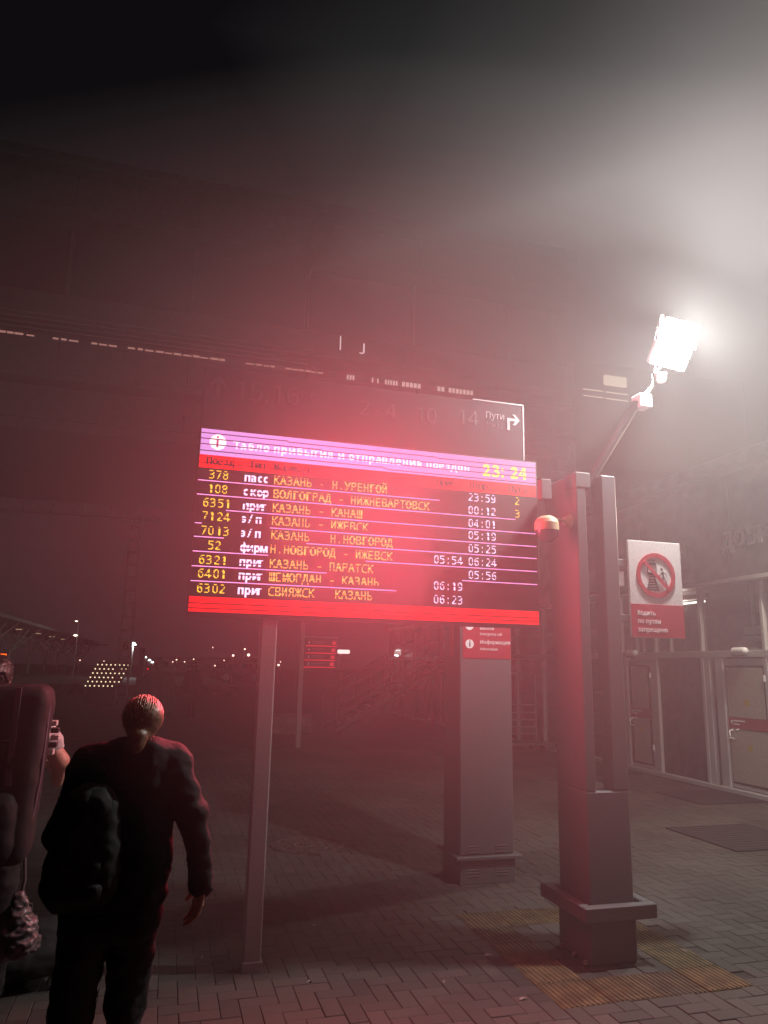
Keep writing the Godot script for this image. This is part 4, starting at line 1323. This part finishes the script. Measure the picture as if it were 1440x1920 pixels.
func people() -> void:
	var skin := mat("skin", Color(0.42, 0.24, 0.17), 0.55)
	var coat_m := mat("black_coat", Color(0.006, 0.0055, 0.006), 0.92, 0.0, "grain", 0.15)
	var trouser_m := mat("black_trousers", Color(0.012, 0.010, 0.012), 0.85, 0.0, "grain", 0.12)
	var V := func(x, y, z): return Vector3(x, y, z)
	# --- woman walking away
	var w := person("person", "person in a black coat with tied back light hair, walking away", Vector3(-0.105, 0, -3.1))
	var hc := Vector3(0.043, 1.478, 0.0)
	var fwd := Vector3(-0.1, 0, -1).normalized()
	var legs := [
		[Vector3(-0.09, 0.86, 0), Vector3(-0.118, 0.47, -0.02), 0.085, 0.055, 0.05],
		[Vector3(-0.118, 0.47, -0.02), Vector3(-0.115, 0.09, 0.10), 0.055, 0.038, 0.02],
		[Vector3(0.075, 0.86, 0), Vector3(0.066, 0.48, -0.09), 0.085, 0.055, 0.05],
		[Vector3(0.066, 0.48, -0.09), Vector3(0.06, 0.09, -0.10), 0.055, 0.038, 0.02],
	]
	var sh_r := Vector3(0.165, 1.315, 0)
	var el_r := Vector3(0.252, 1.14, 0.03)
	var wr_r := Vector3(0.308, 0.885, -0.02)
	var sh_l := Vector3(-0.125, 1.315, 0)
	var el_l := Vector3(-0.21, 1.07, 0.0)
	var wr_l := Vector3(-0.13, 1.05, -0.2)
	var torso := [
		[Vector3(-0.05, 1.24, 0), Vector3(-0.05, 0.9, 0), 0.09, 0.095, 0.06],
		[Vector3(0.08, 1.24, 0), Vector3(0.06, 0.9, 0), 0.09, 0.095, 0.06],
		[Vector3(0.03, 1.28, 0.01), hc - Vector3(0, 0.07, -0.01), 0.055, 0.05, 0.04],
		[sh_l, sh_r, 0.05, 0.05, 0.04],
		[sh_r, el_r, 0.042, 0.036, 0.03], [el_r, wr_r, 0.035, 0.026, 0.02],
		[sh_l, el_l, 0.042, 0.036, 0.03], [el_l, wr_l, 0.035, 0.026, 0.02],
	]
	var hand_dir := Vector3(-0.12, -1.0, -0.1).normalized()
	var hr := hand_bones(wr_r, hand_dir, Vector3(-0.9, 0.1, -0.3).normalized(), Vector3(-0.3, 0.0, -0.95).normalized(), 0.35)
	var hl := hand_bones(wr_l, Vector3(0.5, 0.5, -0.7).normalized(), Vector3(0.6, -0.7, 0).normalized(), Vector3(0.2, 0.7, 0.6).normalized(), 0.9)
	part(w, "body", join([body_mesh(torso + legs, 0.016), body_mesh(head_bones(hc, fwd, 0.86), 0.006), body_mesh(hr, 0.004), body_mesh(hl, 0.004)]), skin)
	var coat := [
		[Vector3(-0.05, 1.24, 0.0), Vector3(-0.06, 1.0, 0.0), 0.108, 0.102, 0.08],
		[Vector3(0.08, 1.24, 0.0), Vector3(0.068, 1.0, 0.0), 0.108, 0.102, 0.08],
		[Vector3(-0.065, 1.0, 0.01), Vector3(-0.08, 0.885, 0.015), 0.105, 0.118, 0.07],
		[Vector3(0.072, 1.0, 0.01), Vector3(0.066, 0.885, 0.015), 0.105, 0.116, 0.07],
		[sh_l, sh_r, 0.068, 0.068, 0.06],
		[Vector3(-0.02, 1.365, 0.02), Vector3(0.10, 1.365, 0.02), 0.052, 0.052, 0.05],
		[Vector3(0.0, 1.35, 0.055), Vector3(0.08, 1.35, 0.055), 0.05, 0.05, 0.04],
		[sh_r, el_r, 0.066, 0.055, 0.04], [el_r, wr_r + Vector3(0, 0.01, 0), 0.055, 0.043, 0.02],
		[wr_r + Vector3(0.002, 0.012, 0), wr_r + Vector3(-0.002, -0.012, 0), 0.046, 0.047, 0.006],
		[sh_l, el_l, 0.072, 0.06, 0.04], [el_l, wr_l, 0.058, 0.044, 0.02],
	]
	part(w, "coat", body_mesh(coat, 0.011, 0.011, 9.0, 4), coat_m)
	var trs := []
	for b in legs:
		trs.append([b[0], b[1], b[2] + 0.01, b[3] + 0.018, 0.03])
	part(w, "trousers", body_mesh(trs, 0.012, 0.012, 8.0, 6), trouser_m)
	for f in [[Vector3(-0.115, 0.05, 0.12), 0.35], [Vector3(0.06, 0.045, -0.09), 0.0]]:
		var p: Vector3 = f[0]
		part(w, "shoe", body_mesh([[p, p + Vector3(0, -0.005, -0.17), 0.04, 0.032, 0.03], [p + Vector3(0, 0.04, 0), p, 0.04, 0.042, 0.02]], 0.01), mat("shoe_black", Color(0.02, 0.018, 0.018), 0.5))
	# hair, swept back into a low knot
	var hair := [
		[hc + Vector3(0, 0.018, 0.0), hc + Vector3(0, 0.012, 0.02), 0.073, 0.071, 0.02],
		[hc + Vector3(0, 0.01, 0.03), hc + Vector3(-0.005, -0.045, 0.045), 0.06, 0.042, 0.04],
		[hc + Vector3(-0.012, -0.055, 0.082), hc + Vector3(-0.016, -0.08, 0.088), 0.038, 0.034, 0.012],
		[hc + Vector3(-0.012, -0.08, 0.08), hc + Vector3(0.0, -0.14, 0.082), 0.022, 0.010, 0.01],
	]
	var hm := mat("light_brown_hair", Color(0.36, 0.22, 0.12), 0.5, 0.0, "fibre", 0.05)
	part(w, "hair", body_mesh(hair, 0.006, 0.002, 40.0, 9), hm)
	var hcen := hc + Vector3(0, 0.018, 0.014)
	var knot := (hc + Vector3(-0.01, -0.055, 0.11) - hcen).normalized()
	for k in 110:   # single locks combed back to the knot
		var a := deg_to_rad(-28.0 + 236.0 * k / 109.0)
		var d0 := Vector3(cos(a), sin(a), rng.randf_range(-0.5, 0.1)).normalized()
		var pts := []
		var rad := []
		for j in 7:
			var t := j / 6.0
			var d := d0.slerp(knot, t * 0.97)
			pts.append(hcen + Vector3(d.x * 0.0725, d.y * 0.0765, d.z * 0.0825) * (1.0 + 0.03 * sin(k * 2.4 + t * 5.0) * rng.randf()))
			rad.append(lerpf(0.0042, 0.0025, t) * rng.randf_range(0.85, 1.15))
		var st := st_new()
		add_tube(st, pts, rad, 5)
		part(w, "hair_lock", st.commit(), mat("hair_lock_%d" % (k % 3), [Color(0.42, 0.27, 0.15), Color(0.28, 0.165, 0.09), Color(0.35, 0.21, 0.11)][k % 3], 0.45))
	for k in 9:   # loose strands at the nape
		var x := -0.03 + 0.008 * k
		part(w, "hair_strand", tube([hc + Vector3(x, -0.05, 0.07), hc + Vector3(x * 1.2, -0.085, 0.078), hc + Vector3(x * 1.5 + rng.randf_range(-0.01, 0.01), -0.115 - rng.randf() * 0.02, 0.085)], 0.0014, 4), mat("hair_lock_1"))
	part(w, "hem_band", body_mesh([[Vector3(-0.085, 0.80, 0.015), Vector3(0.07, 0.80, 0.015), 0.105, 0.104, 0.05]], 0.012, 0.004, 9.0, 8), coat_m)
	# her bag
	var bag := thing("shoulder_bag", "slouching black rucksack hanging from the left shoulder of the person in black", "bag", Vector3(-0.225, 0.855, -2.975))
	bag.scale = Vector3(0.9, 0.94, 0.85)
	var bb := []
	for i in 7:
		var y := 0.07 + 0.05 * i
		var hw := 0.05 - 0.006 * maxf(0.0, i - 3)
		bb.append([Vector3(-hw - 0.01 + 0.006 * i, y, 0.0), Vector3(hw + 0.02, y, -0.01), 0.078 - 0.002 * i, 0.07 - 0.002 * i, 0.05])
	part(bag, "bag_body", body_mesh(bb, 0.012, 0.009, 9.0, 12), mat("black_nylon", Color(0.006, 0.005, 0.006), 0.9, 0.0, "grain", 0.1))
	part(bag, "pocket", body_mesh([[Vector3(-0.05, 0.07, 0.045), Vector3(0.05, 0.07, 0.045), 0.045, 0.045, 0.03], [Vector3(-0.04, 0.16, 0.042), Vector3(0.045, 0.16, 0.042), 0.042, 0.042, 0.03]], 0.012, 0.006, 12.0, 13), mat("black_nylon"))
	var sst := st_new()
	add_tube(sst, [Vector3(0.03, 0.36, 0.02), Vector3(0.035, 0.47, -0.03), Vector3(0.045, 0.55, -0.13), Vector3(0.03, 0.52, -0.24), Vector3(0.02, 0.36, -0.29)], [0.02, 0.022, 0.022, 0.022, 0.018], 8)
	part(bag, "strap", sst.commit(), mat("black_nylon"))
	part(bag, "flap", body_mesh([[Vector3(-0.02, 0.36, 0.01), Vector3(0.04, 0.36, 0.01), 0.066, 0.064, 0.03], [Vector3(0.0, 0.40, 0.0), Vector3(0.04, 0.40, 0.0), 0.04, 0.04, 0.03]], 0.012, 0.006, 12.0, 15), mat("black_nylon"))

	# --- person with the big pack at the edge of the picture
	var q := person("person", "person in a white T-shirt under a huge black pack, arm bent", Vector3(-0.835, 0, -4.3))
	var qc := Vector3(0.0, 1.60, 0.0)
	var s_r := Vector3(0.2, 1.42, 0.0)
	var e_r := Vector3(0.362, 1.19, 0.02)
	var w_r := Vector3(0.335, 1.06, -0.19)
	var s_l := Vector3(-0.2, 1.42, 0.0)
	var e_l := Vector3(-0.3, 1.16, -0.02)
	var w_l := Vector3(-0.22, 1.14, -0.24)
	var ql := [
		[Vector3(-0.1, 0.9, 0), Vector3(-0.12, 0.5, 0.05), 0.095, 0.065, 0.05],
		[Vector3(-0.12, 0.5, 0.05), Vector3(-0.12, 0.1, 0.22), 0.06, 0.042, 0.02],
		[Vector3(0.1, 0.9, 0), Vector3(0.12, 0.5, -0.14), 0.095, 0.065, 0.05],
		[Vector3(0.12, 0.5, -0.14), Vector3(0.12, 0.1, -0.22), 0.06, 0.042, 0.02],
	]
	var qt := [
		[Vector3(-0.09, 1.34, 0), Vector3(-0.07, 0.95, 0), 0.1, 0.1, 0.06], [Vector3(0.09, 1.34, 0), Vector3(0.07, 0.95, 0), 0.1, 0.1, 0.06],
		[Vector3(0, 1.38, 0.0), qc - Vector3(0, 0.07, -0.01), 0.06, 0.055, 0.04], [s_l, s_r, 0.055, 0.055, 0.04],
		[s_r, e_r, 0.052, 0.044, 0.03], [e_r, w_r, 0.043, 0.03, 0.02], [s_l, e_l, 0.05, 0.04, 0.03], [e_l, w_l, 0.04, 0.028, 0.02],
	]
	var qh := hand_bones(w_r, Vector3(-0.25, 0.5, -0.8).normalized(), Vector3(-0.8, 0.1, 0.3).normalized(), Vector3(0, 0.8, 0.5).normalized(), 0.8)
	var qh2 := hand_bones(w_l, Vector3(0.3, 0.4, -0.8).normalized(), Vector3(0.8, 0.1, 0.3).normalized(), Vector3(0, 0.8, 0.5).normalized(), 0.8)
	part(q, "body", join([body_mesh(qt + ql, 0.016), body_mesh(head_bones(qc, Vector3(0.1, 0, -1).normalized()), 0.007), body_mesh(qh, 0.005), body_mesh(qh2, 0.005)]), skin)
	part(q, "hair", body_mesh([[qc + Vector3(0, 0.035, 0.0), qc + Vector3(0, 0.02, 0.03), 0.09, 0.088, 0.02], [qc + Vector3(0, 0.0, 0.04), qc + Vector3(0, -0.06, 0.04), 0.072, 0.055, 0.03]], 0.008, 0.008, 50.0, 3), mat("dark_hair", Color(0.010, 0.008, 0.007), 0.5))
	part(q, "shirt", body_mesh([
		[Vector3(-0.09, 1.34, 0), Vector3(-0.08, 0.95, 0), 0.118, 0.115, 0.06], [Vector3(0.09, 1.34, 0), Vector3(0.08, 0.95, 0), 0.118, 0.115, 0.06],
		[s_l, s_r, 0.072, 0.072, 0.05], [s_r, s_r.lerp(e_r, 0.62), 0.07, 0.072, 0.03], [s_l, s_l.lerp(e_l, 0.6), 0.07, 0.072, 0.03]], 0.013, 0.012, 10.0, 21), mat("white_cotton", Color(0.62, 0.60, 0.58), 0.85, 0.0, "grain", 0.15))
	var qtr := []
	for b in ql:
		qtr.append([b[0], b[1], b[2] + 0.02, b[3] + 0.022, 0.03])
	part(q, "trousers", body_mesh(qtr, 0.014, 0.012, 8.0, 22), trouser_m)
	for f in [Vector3(-0.12, 0.05, 0.24), Vector3(0.12, 0.045, -0.21)]:
		part(q, "shoe", body_mesh([[f, f + Vector3(0, -0.006, -0.19), 0.042, 0.034, 0.03], [f + Vector3(0, 0.04, 0), f, 0.042, 0.044, 0.02]], 0.01), mat("shoe_white", Color(0.6, 0.58, 0.57), 0.55))
	# the pack: a tall soft box with piping, lower pocket and side straps
	var pk := thing("travel_pack", "huge black travel pack with piped edges on the back of the person in white", "backpack", Vector3(-0.785, 0.77, -4.02))
	var nyl := mat("pack_nylon", Color(0.007, 0.006, 0.007), 0.85, 0.0, "grain", 0.12)
	var pkb := []
	for iy in 13:
		var y := 0.06 + 0.0575 * iy
		var hw := 0.19 + 0.0025 * iy
		for z in [-0.045, 0.045]:
			pkb.append([Vector3(-hw, y, z), Vector3(hw, y, z), 0.06, 0.06, 0.045])
	part(pk, "pack_body", body_mesh(pkb, 0.014, 0.007, 5.0, 31), nyl)
	part(pk, "pocket", body_mesh([[Vector3(-0.13, 0.08, 0.07), Vector3(0.13, 0.08, 0.07), 0.07, 0.07, 0.05], [Vector3(-0.13, 0.145, 0.07), Vector3(0.13, 0.145, 0.07), 0.07, 0.07, 0.05], [Vector3(-0.13, 0.21, 0.07), Vector3(0.13, 0.21, 0.07), 0.07, 0.07, 0.05], [Vector3(-0.13, 0.275, 0.07), Vector3(0.13, 0.275, 0.07), 0.07, 0.07, 0.05]], 0.014, 0.006, 6.0, 32), nyl)
	var pip := mat("pack_piping", Color(0.09, 0.075, 0.10), 0.45)
	var edge := []
	for p in [Vector3(-0.2, 0.80, 0.06), Vector3(0.19, 0.80, 0.06), Vector3(0.245, 0.775, 0.065), Vector3(0.275, 0.72, 0.065), Vector3(0.268, 0.4, 0.065), Vector3(0.243, 0.1, 0.065), Vector3(0.2, 0.02, 0.06)]:
		edge.append(p)
	part(pk, "piping", tube(edge, 0.008, 6), pip)
	part(pk, "piping", tube([Vector3(-0.19, 0.352, 0.10), Vector3(0.14, 0.352, 0.10), Vector3(0.19, 0.32, 0.10), Vector3(0.2, 0.1, 0.10)], 0.007, 6), pip)
	part(pk, "zip", tube([Vector3(-0.2, 0.56, 0.108), Vector3(0.2, 0.56, 0.108)], 0.004, 5), mat("zip_metal", Color(0.25, 0.24, 0.24), 0.4, 0.6))
	part(pk, "grab_handle", tube([Vector3(-0.07, 0.82, 0.0), Vector3(-0.05, 0.86, 0.0), Vector3(0.05, 0.86, 0.0), Vector3(0.07, 0.82, 0.0)], 0.01, 6), nyl)
	for sx in [-0.14, 0.14]:
		slab(pk, "compression_strap", Vector3(sx - 0.014, 0.36, 0.108), Vector3(sx + 0.014, 0.80, 0.114), pip, 0.002)
	for k in 5:
		var t := float(k) / 4.0
		slab(pk, "reflective_strap", Vector3(0.262 + 0.018 * sin(t * 3.0), 0.475 + 0.034 * k, -0.10), Vector3(0.30 + 0.018 * sin(t * 3.0), 0.500 + 0.034 * k, -0.05), mat("strap_%d" % (k % 2), [Color(0.55, 0.53, 0.5), Color(0.05, 0.045, 0.05)][k % 2], 0.4), 0.003)
	part(pk, "shoulder_strap", tube([Vector3(0.17, 0.70, -0.08), Vector3(0.18, 0.76, -0.22), Vector3(0.18, 0.70, -0.36), Vector3(0.19, 0.5, -0.4), Vector3(0.2, 0.3, -0.3), Vector3(0.2, 0.2, -0.1)], 0.022, 8), nyl)
	part(pk, "shoulder_strap", tube([Vector3(-0.17, 0.70, -0.08), Vector3(-0.18, 0.76, -0.22), Vector3(-0.18, 0.70, -0.36), Vector3(-0.19, 0.5, -0.4), Vector3(-0.2, 0.3, -0.3), Vector3(-0.2, 0.2, -0.1)], 0.022, 8), nyl)
	# grey plastic bag hanging from the pack
	var pb := thing("plastic_bag", "crumpled grey plastic bag dangling below the travel pack", "bag", Vector3(-0.555, 0.36, -4.02))
	part(pb, "bag_body", body_mesh([[Vector3(-0.035, 0.08, 0), Vector3(-0.01, 0.24, 0), 0.075, 0.03, 0.05], [Vector3(0.035, 0.08, 0.01), Vector3(0.01, 0.24, 0), 0.07, 0.03, 0.05]], 0.009, 0.028, 14.0, 41), mat("grey_plastic", Color(0.09, 0.088, 0.09), 0.4))
	part(pb, "handle", tube([Vector3(0, 0.24, 0), Vector3(0.012, 0.34, 0.0), Vector3(0.0, 0.44, 0.0)], 0.008, 6), mat("grey_plastic"))
	# wheeled holdall on the ground
	var sc := thing("wheeled_holdall", "low black wheeled holdall standing on the paving beside the white shoe", "suitcase", Vector3(-0.60, 0, -4.72), 0.25)
	part(sc, "case_body", body_mesh([[Vector3(-0.12, 0.14, -0.07), Vector3(0.14, 0.14, -0.07), 0.09, 0.09, 0.05], [Vector3(-0.12, 0.14, 0.07), Vector3(0.14, 0.14, 0.07), 0.09, 0.09, 0.05], [Vector3(-0.12, 0.24, 0), Vector3(0.12, 0.24, 0), 0.09, 0.08, 0.06]], 0.014, 0.012, 9.0, 51), mat("black_nylon"))
	for sx in [-0.13, 0.15]:
		for sz in [-0.12, 0.12]:
			part(sc, "wheel", lathe([Vector2(0.0, -0.012), Vector2(0.035, -0.012), Vector2(0.04, 0.0), Vector2(0.035, 0.012), Vector2(0.0, 0.012)], 14), mat("black_rubber"), Vector3(sx, 0.04, sz), Vector3(PI / 2, 0, 0))
			slab(sc, "wheel_fork", Vector3(sx - 0.02, 0.035, sz - 0.02), Vector3(sx + 0.02, 0.085, sz - 0.014), mat("dark_steel"), 0.002)
	part(sc, "pull_handle", tube([Vector3(-0.1, 0.3, -0.05), Vector3(-0.1, 0.38, -0.07), Vector3(0.02, 0.38, -0.07), Vector3(0.02, 0.3, -0.05)], 0.009, 6), mat("black_rubber"))
	# --- far figures
	var k2 := 0
	for fg in [[Vector3(-0.07, 0, -14.0), 0.0, "person in dark clothes standing far off on the forecourt, beyond the light hair"], [Vector3(0.9, 0, -24.0), 0.4, "dim distant person standing on the forecourt below the board's left end"]]:
		var o := person("person", fg[2], fg[0], fg[1])
		var g := [
			[Vector3(-0.09, 0.9, 0), Vector3(-0.1, 0.08, 0.05), 0.1, 0.05, 0.05], [Vector3(0.09, 0.9, 0), Vector3(0.1, 0.08, -0.05), 0.1, 0.05, 0.05],
			[Vector3(-0.08, 1.38, 0), Vector3(-0.08, 0.9, 0), 0.12, 0.12, 0.06], [Vector3(0.08, 1.38, 0), Vector3(0.08, 0.9, 0), 0.12, 0.12, 0.06],
			[Vector3(-0.2, 1.42, 0), Vector3(-0.26, 1.12, 0), 0.07, 0.06, 0.05], [Vector3(-0.26, 1.12, 0), Vector3(-0.24, 0.84, -0.06), 0.055, 0.04, 0.03],
			[Vector3(0.2, 1.42, 0), Vector3(0.26, 1.12, 0), 0.07, 0.06, 0.05], [Vector3(0.26, 1.12, 0), Vector3(0.24, 0.84, -0.06), 0.055, 0.04, 0.03],
			[Vector3(0, 1.42, 0), Vector3(0, 1.56, 0), 0.07, 0.06, 0.04],
		]
		part(o, "body", join([body_mesh(g, 0.025), body_mesh(head_bones(Vector3(0, 1.63, 0), Vector3(0, 0, -1)), 0.014)]), coat_m)
		part(o, "hair", body_mesh([[Vector3(0, 1.66, 0.0), Vector3(0, 1.63, 0.03), 0.095, 0.09, 0.02]], 0.016), mat("dark_hair"))

func litter() -> void:
	var m := mat("scrap_paper", Color(0.26, 0.245, 0.23), 0.8)
	for s in [[0.9, -4.42, 0.5, 0.045, 0.012], [1.45, -3.62, 0.9, 0.05, 0.010], [1.95, -3.95, 0.2, 0.04, 0.02], [1.62, -4.25, 1.2, 0.03, 0.01], [2.02, -4.55, 0.1, 0.05, 0.03], [3.25, -4.35, 2.2, 0.05, 0.006], [0.35, -4.9, 1.0, 0.03, 0.01], [1.1, -5.3, 0.4, 0.03, 0.012]]:
		var t := thing("paper_scrap", "tiny pale scrap of litter lying on the block paving", "litter", Vector3(s[0], 0.002, s[1]), s[2], "scraps of litter")
		var st := st_new()
		var a: float = s[3] / 2
		var b: float = s[4] / 2
		for p in [[Vector3(-a, 0.001, -b), Vector3(0, 0.006, -b * 1.2), Vector3(0, 0.007, b), Vector3(-a, 0.002, b * 0.8)], [Vector3(0, 0.006, -b * 1.2), Vector3(a, 0.001, -b * 0.7), Vector3(a * 0.9, 0.002, b), Vector3(0, 0.007, b)]]:
			quad(st, p[0], p[1], p[2], p[3], Vector3.UP)
			quad(st, p[0] - Vector3(0, 0.0012, 0), p[1] - Vector3(0, 0.0012, 0), p[2] - Vector3(0, 0.0012, 0), p[3] - Vector3(0, 0.0012, 0), Vector3.DOWN)
		part(t, "scrap", st.commit(), m)
